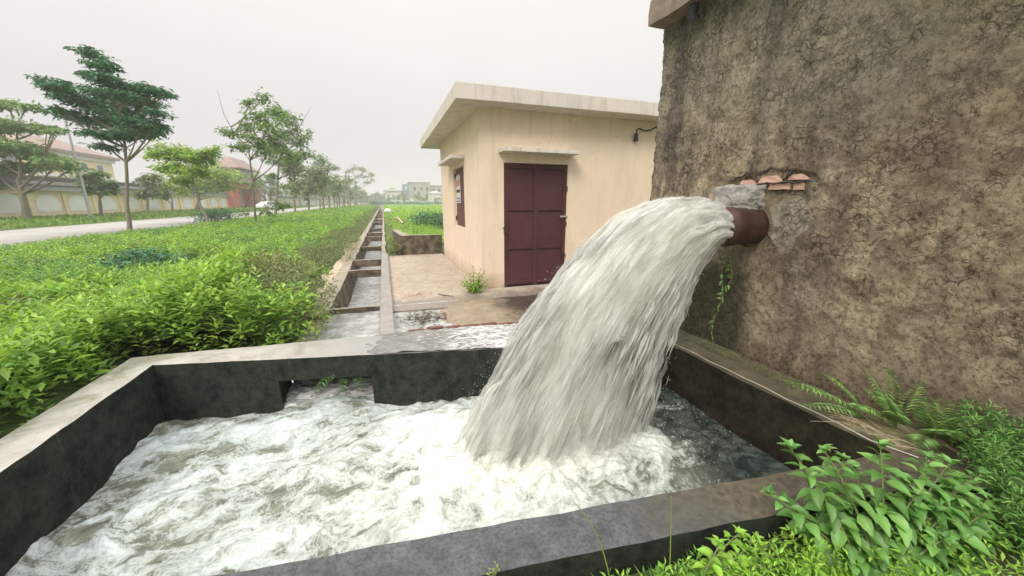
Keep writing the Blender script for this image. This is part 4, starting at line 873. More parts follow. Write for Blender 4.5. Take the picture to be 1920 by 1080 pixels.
# weed at the hut corner
leafy('corner_weed', (1.32, 5.72, 0), [(1.30, 5.74, .42), (1.50, 5.70, .33), (1.15, 5.70, .26), (1.22, 5.62, .22), (1.42, 5.60, .24), (1.52, 5.62, .2), (1.08, 5.66, .14), (1.34, 5.56, .18), (1.25, 5.78, .3), (1.44, 5.74, .36), (1.2, 5.55, .1), (1.45, 5.55, .1), (1.36, 5.62, .3), (1.16, 5.58, .15), (1.28, 5.52, .14), (1.5, 5.58, .12), (1.1, 5.74, .2), (1.4, 5.66, .26)], 'small bushy green weed growing at the corner of the cream hut', 'weed', .065, M['weed'], M['stem'], .5, .035)
# ferns
def frond(rc, lf, b, t, sag, L, wr=.13, n=15):
    b = Vector(b); t = Vector(t); mid = (b + t) / 2 + Vector((0, 0, sag)); pts = [b * (1 - q) ** 2 + mid * 2 * q * (1 - q) + t * q * q for q in np.linspace(0, 1, n + 3)]
    rc.tube(pts, [.0025 * (1 - .8 * i / (n + 2)) for i in range(n + 3)], 4); P = []; D = []; U = []; LL = []
    for i in range(3, n + 3):
        d = (pts[min(i + 1, n + 2)] - pts[i - 1]).normalized(); sd_ = d.cross(Vector((0, 0, 1)))
        sd_ = sd_.normalized() if sd_.length > .1 else Vector((1, 0, 0)); f_ = i / (n + 2); l_ = L * math.sin(math.pi * min(1, .18 + f_ * .80)) ** .8
        for s_ in (-1, 1): P.append(pts[i]); D.append(sd_ * s_ + d * .55 + Vector((0, 0, -.18))); U.append((0, 0, 1)); LL.append(l_ * random.uniform(.85, 1.1))
    LL = np.array(LL); lf.add(*leaves([tuple(p) for p in P], [tuple(p) for p in D], U, LL, LL * wr + .002))
def fern(base, tips, label, L=.075, mat='fern'):
    o = empty('fern', base, label, 'fern', None)
    for t in tips:
        lf = NB(); frond(lf, lf, base, t, .06 + .04 * random.random(), L); lf.build('frond', M[mat], o)
    return o
fern((2.86, 1.24, .09), [wr_(1462, 712, 1.42), wr_(1500, 762, 1.30), wr_(1540, 700, 1.40), (2.5, 1.5, .24), (2.62, 1.2, .22)], 'low fern with fronds stretching left over the ledge', .08)
fern((2.88, 1.10, .09), [(2.80, 1.28, .42), (2.72, 1.16, .36), (2.70, 1.05, .25), (2.86, 1.04, .44), (2.68, 1.22, .22), (2.78, 1.16, .50), (2.62, 1.10, .38), (2.75, 1.25, .32)], 'upright bushy fern in the middle of the ledge', .08)
fern((2.90, .96, .09), [(2.84, .92, .40), (2.74, .86, .24), (2.80, 1.0, .30), (2.66, .92, .14), (2.86, .84, .34), (2.72, .95, .42), (2.70, .80, .30)], 'fern with ladder-like fronds nearest the camera on the ledge', .08)
fern((-.42, 3.62, -.02), [(-.75, 3.22, -.22), (-.5, 3.18, -.30), (-.30, 3.22, -.24), (-.6, 3.3, -.14)], 'dark fern hanging in the outflow opening of the tank', .07, 'herb')
# vine under the pipe
o = empty('hanging_vine', (2.96, 2.5, 1.05), 'thin green vine hanging on the wall under the pipe', 'vine'); rc = NB(); lf = NB(); P = []; D = []
for y0, y1, z1 in ((2.50, 2.53, .16), (2.42, 2.46, .55)):
    pts = [(2.955, y0 + (y1 - y0) * q + .025 * math.sin(q * 9), 1.02 + (z1 - 1.02) * q) for q in np.linspace(0, 1, 16)]; rc.tube(pts, .004, 5)
    for p in pts[1:]:
        for _ in range(2): P.append(p); D.append((random.uniform(-1, -.2), random.uniform(-1, 1), random.uniform(-.9, .5)))
n = len(P); l_ = rng.uniform(.035, .075, n); lf.add(*leaves(P, D, rng.normal(0, .3, (n, 3)) + (0, 0, 1), l_, l_ * .28)); rc.build('stem', M['stem'], o); lf.build('foliage', M['fern'], o)
# moss clumps along the foot of the wall
nb = NB(); n = 260; Y = rng.uniform(1.5, 2.7, n); X = 2.9 - rng.random(n) * .14; sprigs(nb, X, Y, .10 + rng.random(n) * .04, .014, 6, .2, .4); tag(nb.build('moss', M['weed_dull']), 'yellow-green moss and seedlings along the foot of the wall under the pipe', 'moss', kind='stuff')
nb = NB()
for _ in range(26):
    y = random.uniform(.75, 1.2); x = random.uniform(2.62, 2.98); q = random.gauss(1.9, .5); ln = random.uniform(.08, .3); nb.tube([(x, y, .105), (x + ln * .5 * math.cos(q), y + ln * .5 * math.sin(q), .125), (x + ln * math.cos(q), y + ln * math.sin(q), .106)], .0016, 4)
tag(nb.build('dry_straw', M['tan']), 'dry straw and roots lying on the ledge below the ferns', 'straw', kind='stuff')

# ------------------------------------------------------------------ trees
def tree(name, label, base, trunk, clusters, mat, leaf=.14, nleaf=5000, lr=.12, group=None, flat=.5, branch_r=.05, cat='tree', wr=.4):
    """base (x,y); trunk list of (dx, dy, z) offsets; clusters list of (dx, dy, z, rx, rz)"""
    bx, by = base; o = empty(name, (bx, by, 0), label, cat, group); tr = NB(); lf = NB()
    tp = [Vector((bx + a, by + b, c_)) for a, b, c_ in trunk]; n = len(tp)
    # smooth trunk
    sm = []
    for i in range(n - 1):
        for q in (0, .33, .66): sm.append(tp[i].lerp(tp[i + 1], q) + noise.noise_vector(tp[i].lerp(tp[i + 1], q) * 1.3) * lr * .35)
    sm.append(tp[-1]); k_ = len(sm); tr.tube(sm, [lr * (1.15 if i == 0 else 1) * (1 - .92 * i / (k_ - 1)) for i in range(k_)], 8)
    vol = sum(c_[3] ** 2 * c_[4] for c_ in clusters) ; vols = [c_[3] ** 2 * c_[4] for c_ in clusters]
    vols = [v ** .75 for v in vols]; vol = sum(vols); fork = [p for p in sm if p.z > tp[-1].z * .30] or sm
    for c_, vv in zip(clusters, vols):
        cc = Vector((bx + c_[0], by + c_[1], c_[2])); low = [p for p in fork if p.z < cc.z - .5 * (cc - p).length] or [fork[0]]
        j = min(low, key=lambda p: (p - cc).length + .2 * random.random()); mid = (j + cc) / 2 + Vector((0, 0, -(cc - j).length * .10)) + noise.noise_vector(cc * 2) * .3 * lr * 3
        bp_ = [j * (1 - q) ** 2 + mid * 2 * q * (1 - q) + cc * q * q for q in np.linspace(0, 1, 7)]; br = min(branch_r, lr * .55) * min(1.2, (cc - j).length * .25 + .35); tr.tube(bp_, [br * (1 - .8 * i / 6) for i in range(7)], 5)
        m_ = max(12, int(nleaf * vv / vol)); subs = max(3, int(4 + m_ / 55)); P = []; 
        for _ in range(subs):   # twigs carrying leaf sprays
            d = Vector((random.gauss(0, 1), random.gauss(0, 1), random.gauss(0, .6))).normalized(); r_ = random.random() ** .45
            q = cc + Vector((d.x * c_[3] * r_, d.y * c_[3] * r_, d.z * c_[4] * r_)); tr.tube([bp_[4], bp_[4].lerp(q, .6) + Vector((0, 0, .05)), q], [br * .25, br * .18, br * .08], 4)
            for _ in range(m_ // subs + 1):
                f_ = random.random() ** .6; p = bp_[4].lerp(q, .35 + .65 * f_) if random.random() < .3 else q
                P.append(tuple(p + Vector((random.gauss(0, c_[3] * .22), random.gauss(0, c_[3] * .22), random.gauss(0, c_[4] * .26 * 1.0)))))
        P = np.array(P); m2 = len(P); a = rng.random(m2) * 6.28; D = np.stack([np.cos(a), np.sin(a), rng.normal(-.15, .35, m2)], 1)
        l_ = leaf * rng.uniform(.6, 1.3, m2); lf.add(*leaves(P, D, np.array([0, 0, 1.]) * (1.3 if flat < .6 else .6) + rng.normal(0, .5, (m2, 3)), l_, l_ * wr))
    tr.build('trunk', M['bark'], o, True); lf.build('crown', mat, o); return o
fwd = Vector((math.sin(YAW), math.cos(YAW), 0)); rgt = Vector((math.cos(YAW), -math.sin(YAW), 0))
def at_depth(px, py, depth):
    r_ = ray(px, py); d = r_.x * fwd.x + r_.y * fwd.y; return Vector((0, 0, H)) + r_ * (depth / d)
def pix_tree(name, label, basepx, depth, trunkpx, clus, mat, spread=.55, lay=.95, **kw):
    """positions read off the picture at the tree's real distance; depth spread makes the crown round"""
    b = at_depth(*basepx, depth); sc = depth / F; tr = []
    for i, (px, py) in enumerate([basepx] + trunkpx):
        p = at_depth(px, py, depth); tr.append((p.x - b.x, p.y - b.y, max(0, p.z) if i else -.05))
    cl = []; xs = [c_[0] for c_ in clus]; half = (max(xs) - min(xs)) / 2 * sc + .01
    for (px, py, rx, ry) in clus:
        p0 = at_depth(px, py, depth); off = abs(px - (max(xs) + min(xs)) / 2) * sc / half
        dd = random.uniform(-1, 1) * half * spread * math.sqrt(max(.05, 1 - min(1, off) ** 2)); p = at_depth(px, py, depth + dd); cl.append((p.x - b.x, p.y - b.y, p.z, rx * sc * .85, ry * sc * lay))
    return tree(name, label, (b.x, b.y), tr, cl, mat, **kw)
def dep(X, px):
    """depth along the view for a point at world X seen in column px on the ground"""
    lo, hi = 1, 2000
    r_ = ray(px, 400); return abs(X / r_.x) * (r_.x * fwd.x + r_.y * fwd.y)
D1 = at_depth(242, 436, 1); 
dA = dep(-11.6, 242)
pix_tree('street_tree', 'tall dark blue-green tree with layered horizontal branches before the road', (242, 434), dA, [(238, 380), (238, 330), (232, 250), (222, 180), (170, 100)],
    [(160, 98, 22, 14), (185, 118, 24, 14), (175, 140, 26, 12), (200, 150, 26, 12), (95, 152, 26, 10), (125, 165, 30, 13), (150, 185, 34, 14), (112, 182, 20, 8), (180, 200, 40, 16), (215, 175, 38, 14), (250, 160, 32, 14), (285, 170, 30, 11), (310, 175, 18, 8), (270, 195, 40, 14), (300, 210, 26, 9),
     (235, 215, 44, 14), (200, 225, 42, 14), (120, 208, 30, 8), (150, 222, 34, 9), (105, 207, 16, 5), (265, 232, 40, 12), (300, 240, 24, 8), (180, 252, 36, 9), (225, 250, 40, 10), (270, 250, 30, 9), (205, 275, 26, 8)],
    M['tree_teal'], lay=.6, leaf=.26, nleaf=10500, lr=.105, wr=.34, branch_r=.045)
pix_tree('roadside_tree', 'large spreading tree at the far left with a thick leaning trunk beside the wall', (50, 412), dep(-26.5, 50), [(44, 375), (36, 340), (38, 300), (30, 240)],
    [(-40, 190, 40, 12), (15, 190, 28, 8), (50, 200, 22, 6), (-20, 235, 50, 14), (30, 235, 45, 13), (80, 240, 32, 9), (105, 245, 14, 6), (-30, 280, 50, 16), (20, 275, 50, 16), (70, 290, 36, 12), (110, 300, 30, 8), (-20, 310, 50, 14), (30, 315, 44, 12), (90, 312, 30, 8), (-15, 345, 20, 9), (135, 315, 20, 6)],
    M['tree_mid'], lay=.7, leaf=.40, nleaf=10000, lr=.26, wr=.36, branch_r=.1)
pix_tree('shrub_tree', 'leaning fresh green young tree with forked stems before the road', (392, 418), dep(-11.2, 392), [(375, 385), (365, 350), (350, 310), (330, 280)],
    [(300, 285, 24, 14), (335, 290, 28, 16), (320, 315, 26, 12), (355, 320, 28, 14), (365, 295, 16, 12), (345, 340, 22, 10), (395, 285, 20, 12), (380, 300, 22, 10)], M['tree_lime'], leaf=.32, nleaf=3600, lr=.11, wr=.38)
pix_tree('shrub_tree', 'round yellow-green tree beside the red gate across the road', (371, 396), dep(-24.5, 371), [(372, 375), (374, 355), (376, 335)],
    [(360, 330, 26, 18), (395, 325, 28, 18), (425, 332, 26, 16), (385, 350, 30, 14), (420, 352, 22, 10), (355, 352, 22, 12)], M['tree_lime'], leaf=.5, nleaf=3600, lr=.3, wr=.45)
pix_tree('street_tree', 'sparse young tree with a bare pointed twig standing in the weeds', (484, 436), 23.0, [(478, 400), (474, 340), (466, 280), (440, 250), (420, 215), (407, 168)],
    [(455, 402, 12, 4), (505, 398, 16, 5), (530, 386, 20, 9), (440, 250, 20, 8), (455, 235, 22, 10), (480, 215, 24, 12), (470, 190, 16, 8), (495, 180, 16, 12), (515, 205, 18, 12), (505, 235, 26, 12), (480, 262, 28, 12), (450, 275, 22, 9), (520, 262, 26, 12), (500, 285, 26, 9), (420, 245, 12, 6), (535, 285, 20, 8)], M['tree_mid'], leaf=.28, nleaf=2600, lr=.075, wr=.36)
pix_tree('street_tree', 'pale-barked tree with bare top twigs right of the sparse young tree', (517, 408), dep(-11.0, 517), [(519, 370), (522, 320), (530, 270), (560, 240), (583, 200)],
    [(520, 210, 24, 12), (545, 225, 26, 12), (535, 250, 30, 14), (515, 275, 28, 12), (560, 265, 22, 12), (575, 255, 14, 10), (550, 295, 26, 12), (525, 305, 26, 12), (575, 290, 16, 9), (510, 330, 18, 7), (535, 350, 18, 6)], M['tree_mid'], leaf=.42, nleaf=3000, lr=.14, wr=.38)
random.seed(21)
def auto_clusters(cx, cy, rx, ry, n):
    return [(cx + math.cos(a) * rx * q, cy + math.sin(a) * ry * q, rx * random.uniform(.35, .5), ry * random.uniform(.28, .42)) for a, q in [(random.random() * 6.28, math.sqrt(random.random())) for _ in range(n)]]
for (bx, by_, cx, cy, rx, ry, mat, lab) in [
    (554, 404, 550, 318, 26, 44, 'tree_grey', 'olive-grey street tree with a dark trunk, fifth along the near roadside'),
    (580, 401, 578, 335, 22, 34, 'tree_grey', 'dusty grey street tree between the dark-trunked tree and its greener neighbour'),
    (601, 399, 602, 330, 20, 32, 'tree_mid', 'green street tree just before the gap in the roadside row'),
    (628, 395, 622, 348, 20, 20, 'tree_mid', 'small arching street tree at the left of the gap in the roadside row')]:
    pix_tree('street_tree', lab, (bx, by_), dep(-11.0, bx), [(bx - 2, by_ - 30), (bx - 3, (by_ + cy) / 2), (cx, cy - ry * .4)], auto_clusters(cx, cy, rx, ry, 9), M[mat], leaf=.5, nleaf=1500, lr=.14, wr=.42, group='trees along the near roadside')
pix_tree('street_tree', 'tall tree with a thin arching open crown above the distant row', (667, 390), dep(-10.0, 667), [(666, 360), (666, 335), (660, 318)], [(655, 318, 9, 5), (668, 314, 9, 5), (685, 318, 10, 6), (695, 328, 8, 6), (645, 330, 7, 4), (676, 330, 10, 5), (700, 338, 5, 4), (688, 342, 8, 5), (658, 335, 8, 4)], M['tree_grey'], leaf=.6, nleaf=1500, lr=.4, wr=.4)
for (bx, by_, cx, cy, rx, ry, mat, lab) in [
    (188, 402, 188, 335, 32, 24, 'tree_mid', 'thin-trunked tree against the yellow wall behind the dark layered tree'),
    (276, 396, 275, 345, 28, 26, 'tree_grey', 'small grey-green tree before the wall right of the dark layered tree'),
    (322, 395, 318, 352, 26, 20, 'tree_lime', 'light green tree before the wall behind the leaning young tree')]:
    pix_tree('roadside_tree', lab, (bx, by_), dep(-25.5, bx), [(bx, by_ - 22), (bx - 1, (by_ + cy) / 2), (cx, cy - ry * .3)], auto_clusters(cx, cy, rx, ry, 9), M[mat], leaf=.5, nleaf=1300, lr=.16, wr=.42)
# a generic pair of row trees, copied down both sides of the road
def row_proto(mat, nm, h, label, grp):
    o = tree(nm, label, (0, 0), [(0, 0, -.1), (.1, 0, h * .35), (-.1, .1, h * .6), (0, 0, h * .85)], [(random.gauss(0, h * .17), random.gauss(0, h * .17), random.uniform(h * .42, h * .95), h * random.uniform(.12, .17), h * random.uniform(.08, .12)) for _ in range(11)], M[mat], leaf=.5, nleaf=1300, lr=.2, wr=.42, group=grp); return o
GN, GF = 'distant trees of the near roadside row', 'distant trees across the road'
pa = row_proto('tree_mid', 'distant_tree', 7.5, 'rounded green tree far down the roadside rows where the road vanishes', GN)
pb = row_proto('tree_grey', 'distant_tree', 7.0, 'rounded greyish tree far down the roadside rows where the road vanishes', GN)
pos = [(-10.4, y) for y in (76, 84, 95, 104, 116, 128, 142, 158, 176, 196, 218, 242)] + [(-22.5, y) for y in (112, 122, 133, 146, 160, 176, 196, 220, 246)] + [(-25.5, y) for y in (104, 92)]
for i, (x, y) in enumerate(pos):
    p_ = (pa, pb)[i % 2]; s_ = random.uniform(.75, 1.15)
    if i < 2: p_.location = (x, y, 0); p_.scale = (s_,) * 3; o = p_
    else: o = copy_tree(p_, (x + random.uniform(-.4, .4), y, 0), random.random() * 6, s_)
# taller palm-like top at the end of the row
# dark bush in the right field, bush by the leaning tree
def bush(base, r_, h, mat, label, n=1800, leaf=.12):
    o = empty('bush', (base[0], base[1], 0), label, 'bush'); lf = NB(); st = NB(); P = []
    for _ in range(14):
        a = random.random() * 6.28; q = math.sqrt(random.random()) * r_ * .8; zt = h * random.uniform(.5, 1) * (1 - .4 * q / r_); t = Vector((base[0] + q * math.cos(a), base[1] + q * math.sin(a), zt))
        st.tube([Vector((base[0], base[1], 0)), Vector(((base[0] + t.x) / 2, (base[1] + t.y) / 2, zt * .65)), t], [.02, .012, .005], 5)
        for _ in range(n // 14): P.append((t.x + random.gauss(0, r_ * .25), t.y + random.gauss(0, r_ * .25), max(.04, zt - abs(random.gauss(0, h * .28)) + random.gauss(0, h * .06))))
    m2 = len(P); a = rng.random(m2) * 6.28; l_ = leaf * rng.uniform(.6, 1.3, m2); lf.add(*leaves(P, np.stack([np.cos(a), np.sin(a), rng.normal(.3, .4, m2)], 1), rng.normal(0, .5, (m2, 3)) + (0, 0, 1), l_, l_ * .4)); st.build('stem', M['bark'], o); lf.build('foliage', mat, o); return o
p = at_depth(812, 398, 19); bush((p.x, p.y), 1.1, 1.15, M['tree_teal'], 'dark green bush in the right field beside the hut wall', 2200, .13)
p = at_depth(408, 424, 27); bush((p.x, p.y), 1.3, 1.1, M['tree_teal'], 'low dark bush in the weeds at the foot of the leaning young tree', 1800, .16)
p = at_depth(752, 466, 9.9); bush((.30, 10.6), .26, .40, M['weed_dull'], 'small weed clump beside the low wall and the canal curb', 700, .06)
bush((-4.9, 9.4), .7, .62, M['tree_teal'], 'darker green clump in the weeds at the left near the road', 1500, .10)

# ------------------------------------------------------------------ street lamp and poles
lp = empty('street_lamp', tuple(at_depth(171, 409, dep(-24.0, 171)).xy) + (0,), 'tall thin grey street lamp post before the yellow wall', 'street lamp')
b = Vector(lp.location); nb = NB(); nb.tube([b, b + Vector((0, 0, 3)), b + Vector((0, 0, 9.6))], [.11, .10, .06], 10)
nb.build('pole', M['galv'], lp, True)
nb = NB(); nb.tube([b + Vector((0, 0, 9.5)), b + Vector((.5, 0, 10.1)), b + Vector((1.6, 0, 10.4))], .04, 8); nb.build('arm', M['galv'], lp, True)
box('lamp_head', b.x + 1.5, b.x + 2.1, b.y - .12, b.y + .12, 10.33, 10.45, M['galv'], lp, .03); box('base', b.x - .2, b.x + .2, b.y - .2, b.y + .2, -.05, .25, M['pale_render'], lp, .02)
for px, lab in ((649, 'dark utility pole leaning beside the distant tall tree'), (654, 'second thinner utility pole behind the dark one')):
    q = at_depth(px - (6 if px == 649 else 0), 390, 105); t = at_depth(px, 320 if px == 649 else 328, 105); o = empty('utility_pole', (q.x, q.y, 0), lab, 'utility pole'); nb = NB(); nb.tube([(q.x, q.y, 0), tuple((q + t) / 2), tuple(t)], [.2, .17, .13], 8); nb.build('pole', M['bark'], o, True)
    d_ = bpy.data.meshes; box('crossarm', t.x - .8, t.x + .8, t.y - .06, t.y + .06, t.z - .5, t.z - .36, M['bark'], o)

# ------------------------------------------------------------------ yellow arched boundary wall
bw = empty('boundary_wall', (-29, 50, 0), 'long yellow boundary wall with white arched panels and a dark tiled coping', 'boundary wall')
WX = -29.0; WY0, WY1 = 26.0, 88
cent = [29.2, 32.3, 35.5, 38.8, 42.35, 46.2, 49.9, 53.9, 58.2, 62.7, 67.3, 72, 76.8, 81.6, 86]
box('wall', WX - .25, WX, WY0, WY1, -.1, 2.42, M['yellow'], bw)
for c_ in cent:
    bm = bmesh.new(); hw = 1.28; pts = [(c_ - hw, .55)] + [(c_ - hw * math.cos(a), 1.25 + .86 * math.sin(a)) for a in np.linspace(0, math.pi, 13)] + [(c_ + hw, .55)]
    f0 = [bm.verts.new((WX + .03, y, z)) for y, z in pts]; f1 = [bm.verts.new((WX + .002, y, z)) for y, z in pts]; bm.faces.new(f0); 
    for i in range(len(pts)): bm.faces.new((f0[i], f0[(i + 1) % len(pts)], f1[(i + 1) % len(pts)], f1[i]))
    finish('arch_panel', bm, M['white_panel'], bw)
    bm = bmesh.new()
    for a0, a1 in zip(np.linspace(.15, math.pi - .15, 12)[:-1], np.linspace(.15, math.pi - .15, 12)[1:]):
        q = [(c_ - (hw + e0) * math.cos(a), 1.25 + (.86 + e0) * math.sin(a)) for a, e0 in ((a0, .03), (a1, .03), (a1, .14), (a0, .14))]; bm.faces.new([bm.verts.new((WX + .05, y, z)) for y, z in q])
    finish('arch_trim', bm, M['yellow'], bw)
for a, b_ in zip(cent[:-1], cent[1:]):
    y = (a + b_) / 2; box('pilaster', WX + .002, WX + .12, y - .18, y + .18, -.1, 2.40, M['yellow'], bw)
box('coping', WX - .45, WX + .42, WY0, WY1, 2.42, 2.82, M['coping_edge'], bw); 
bm = bmesh.new()
for (a, b_) in (((WX + .5, 2.823), (WX - .1, 3.26)),):
    pass
vs = [(WX + .50, 2.823), (WX + .50, 2.93), (WX - .05, 3.25), (WX - .25, 3.25), (WX - .7, 2.823)]
for y in (WY0, WY1): pass
r0 = [bm.verts.new((x, WY0, z)) for x, z in vs]; r1 = [bm.verts.new((x, WY1, z)) for x, z in vs]; bm.faces.new(r0); bm.faces.new(r1[::-1])
for i in range(5): bm.faces.new((r0[i], r1[i], r1[(i + 1) % 5], r0[(i + 1) % 5]))
finish('tiled_ridge', bm, M['coping'], bw); box('ridge_band', WX - 1.2, WX - .7, WY0, WY1, 2.9, 3.72, M['coping'], bw)
# wall after the gate
bw2 = empty('boundary_wall', (-29, 130, 0), 'pale boundary wall with dark coping running on beyond the red gate', 'boundary wall')
box('wall', WX - .25, WX, 112, 260, -.1, 2.5, M['pale_render'], bw2); box('coping', WX - .5, WX + .4, 112, 260, 2.5, 3.1, M['coping'], bw2)
for i in range(28): y = 116 + i * 5; box('pilaster', WX + .002, WX + .12, y - .25, y + .25, -.1, 2.48, M['white_panel'], bw2)
gp = empty('gate_panel', (-28.5, 104, 0), 'plain beige closed gate panel right of the red gatehouse', 'gate'); box('panel', WX + .6, WX + .75, 112.5, 121, 0, 2.9, M['beige'], gp); box('post', WX + .5, WX + .9, 111.9, 112.45, 0, 3.2, M['white_panel'], gp); box('post', WX + .5, WX + .9, 121.05, 121.6, 0, 3.2, M['white_panel'], gp)
# red gatehouse with two tiers of hipped roof
gh = empty('gatehouse', (-31, 98, 0), 'red gatehouse with a two tiered brown tiled roof in the wall', 'gatehouse')
GY0, GY1 = 88.3, 108
for y0, y1 in ((88.4, 92.5), (101.5, 106.5)): box('pillar', -31, -28, y0, y1, -.1, 5.2, M['red'], gh, .05)
box('wall', -31.5, -30.2, 92.55, 101.45, -.1, 5.2, M['pale_render'], gh); box('door', -30.19, -30.05, 94.5, 99.5, 0, 3.6, M['red'], gh); box('lintel', -31, -28.2, 92.55, 101.45, 4.3, 5.2, M['red'], gh)
def hip(name, x0, x1, y0, y1, z0, z1, inset, mat, parent, eave=.15):
    bm = bmesh.new(); lo = [bm.verts.new(p) for p in ((x0, y0, z0), (x1, y0, z0), (x1, y1, z0), (x0, y1, z0))]; lo2 = [bm.verts.new((v.co.x, v.co.y, z0 + eave)) for v in lo]
    w_ = (x1 - x0) / 2; hi = [bm.verts.new(p) for p in ((x0 + inset, y0 + inset, z1), (x1 - inset, y0 + inset, z1), (x1 - inset, y1 - inset, z1), (x0 + inset, y1 - inset, z1))]
    bm.faces.new(lo[::-1]); bm.faces.new(hi)
    for i in range(4): j = (i + 1) % 4; bm.faces.new((lo[i], lo[j], lo2[j], lo2[i])); bm.faces.new((lo2[i], lo2[j], hi[j], hi[i]))
    return finish(name, bm, mat, parent)
hip('lower_roof', -33, -27, 86.9, 109.5, 5.22, 6.5, 1.6, M['red_roof'], gh); box('upper_wall', -31.2, -28.8, 94, 105, 6.5, 8.2, M['beige'], gh); box('window', -28.79, -28.7, 95, 104, 6.9, 7.8, M['glass'], gh)
hip('upper_roof', -32.5, -27.4, 92.6, 106.5, 8.22, 10.6, 2.3, M['red_roof'], gh)
# yellow villa with red roof
vl = empty('villa', (-58, 95, 0), 'large pale yellow villa with a red hipped roof behind the wall', 'house')
VX0, VX1, VY0, VY1 = -66, -52, 82, 101
box('wall', VX0, VX1, VY0, VY1, 0, 9.6, M['yellow'], vl); hip('roof', VX0 - 1, VX1 + 1, VY0 - 1, VY1 + 1, 9.62, 12.6, 5.5, M['red_roof'], vl, .5)
box('cornice', VX0 - .4, VX1 + .4, VY0 - .4, VY1 + .4, 9.0, 9.615, M['white_panel'], vl); box('cornice', VX1 + .01, VX1 + .3, VY0, VY1, 5.6, 6.0, M['white_panel'], vl)
for k_ in range(4):
    for z in (2.5, 6.6): f_ = box('window', VX1 + .01, VX1 + .12, VY0 + 1.8 + k_ * 4.1, VY0 + 3.6 + k_ * 4.1, z, z + 1.9, M['white_panel'], vl); child_of_part(box('pane', VX1 + .121, VX1 + .15, VY0 + 1.95 + k_ * 4.1, VY0 + 3.45 + k_ * 4.1, z + .15, z + 1.75, M['glass'], None), f_)
for k_ in range(3): f_ = box('window', VX0 + 2 + k_ * 4.3, VX0 + 3.8 + k_ * 4.3, VY0 - .12, VY0 - .01, 6.6, 8.5, M['glass'], vl)
# white house roofs seen behind the later wall
h2 = empty('white_house', (-45, 150, 0), 'white house with grey roof beyond the pale wall', 'house'); box('wall', -52, -40, 140, 165, 0, 6.4, M['white_panel'], h2); hip('roof', -53, -39, 139, 166, 6.42, 9, 5, M['coping_edge'], h2, .3)
for k_ in range(5): box('window', -39.99, -39.9, 142 + k_ * 4.6, 144 + k_ * 4.6, 3.2, 5.2, M['glass'], h2)
# white car parked by the gate, mostly hidden by branches
def car(loc, rz, label):
    o = empty('parked_car', loc, label, 'car'); R_ = Matrix.Translation(loc) @ Matrix.Rotation(rz, 4, 'Z')
    prof = [(-2.15, .35), (-2.2, .75), (-1.9, .92), (-1.55, .98), (-.95, 1.42), (.55, 1.46), (1.15, 1.0), (1.9, .9), (2.15, .72), (2.15, .35)]
    bm = bmesh.new(); L_ = [bm.verts.new((x, -.85, z)) for x, z in prof]; Rr = [bm.verts.new((x, .85, z)) for x, z in prof]; bm.faces.new(L_); bm.faces.new(Rr[::-1])
    for i in range(len(prof)): j = (i + 1) % len(prof); bm.faces.new((L_[i], L_[j], Rr[j], Rr[i]))
    bmesh.ops.bevel(bm, geom=list(bm.edges), offset=.06, segments=2, affect='EDGES')
    for v in bm.verts: v.co.y *= (1 - .18 * max(0, (v.co.z - .9) / .55)); v.co = R_ @ v.co
    finish('body', bm, M['car'], o, smooth=False)
    for sy in (-1, 1):
        bm = bmesh.new(); bm.faces.new([bm.verts.new(R_ @ Vector((x, sy * (.862 - .15 * max(0, (z - .9) / .55)), z))) for x, z in ((-1.35, 1.0), (-.85, 1.36), (.48, 1.39), (.95, 1.02))]); finish('side_window', bm, M['glass'], o)
        for x in (-1.35, 1.35):
            bm = bmesh.new(); bmesh.ops.create_cone(bm, cap_ends=True, segments=20, radius1=.32, radius2=.32, depth=.2, matrix=R_ @ Matrix.Translation((x, sy * .8, .32)) @ Matrix.Rotation(math.pi / 2, 4, 'X')); finish('wheel', bm, M['black'], o)
    bm = bmesh.new(); bm.faces.new([bm.verts.new(R_ @ Vector(p_)) for p_ in ((1.12, -.66, 1.06), (1.12, .66, 1.06), (.66, .62, 1.41), (.66, -.62, 1.41))]); finish('windscreen', bm, M['glass'], o)
p = at_depth(505, 388, dep(-19.6, 505)); car((p.x, p.y, .02), math.radians(60), 'white car parked across the road by the red gatehouse')

# ------------------------------------------------------------------ far buildings at the end of the field
YB = 218
g1 = empty('apartment_building', (22, YB, 0), 'grey-brown unfinished apartment block with a blue side wall on the horizon', 'building')
box('wall', 14.5, 26, YB, YB + 14, 0, 11.7, M['grey_render'], g1); box('wall', 26.02, 33.6, YB + 1.5, YB + 15, 0, 10.2, M['grey_render'], g1); bl = box('wall', 11.2, 14.48, YB - .2, YB + 14, 0, 10.9, M['blue_render'], g1)
for x, z, w_, h_ in ((12.2, 8, 1.0, 1.6), (16.8, 7.6, 1.2, 1.8), (19, 4.2, 1.0, 2.6), (20.6, 7.6, 1.2, 1.8), (23.6, 7.4, 1.1, 2.2), (23.4, 3.0, 1.3, 2.6), (17, 3.6, 1.3, 1.8)):
    box('window', x, x + w_, YB - .3, YB - .21 if x < 14 else YB - .01, z, z + h_, M['dark_gap'] if x > 14 else M['pale_render'], g1)
for x, z in ((27.5, 7), (30.5, 7), (28.5, 3.5), (31.8, 3.6)): box('window', x, x + 1.3, YB + 1.4, YB + 1.49, z, z + 1.7, M['dark_gap'], g1)
box('parapet', 14.2, 26.3, YB - .3, YB + 14.3, 11.7, 12.05, M['slab'], g1); box('parapet', 26.31, 33.9, YB + 1.2, YB + 15.3, 10.2, 10.5, M['slab'], g1)
g2 = empty('domed_hall', (5, YB, 0), 'pale hall with a low grey roof and small green dome on the horizon', 'building')
box('wall', 1.4, 10.4, YB, YB + 12, 0, 7.2, M['pale_render'], g2); hip('roof', .6, 11, YB - .8, YB + 13, 7.22, 8.6, 2.4, M['coping_edge'], g2)
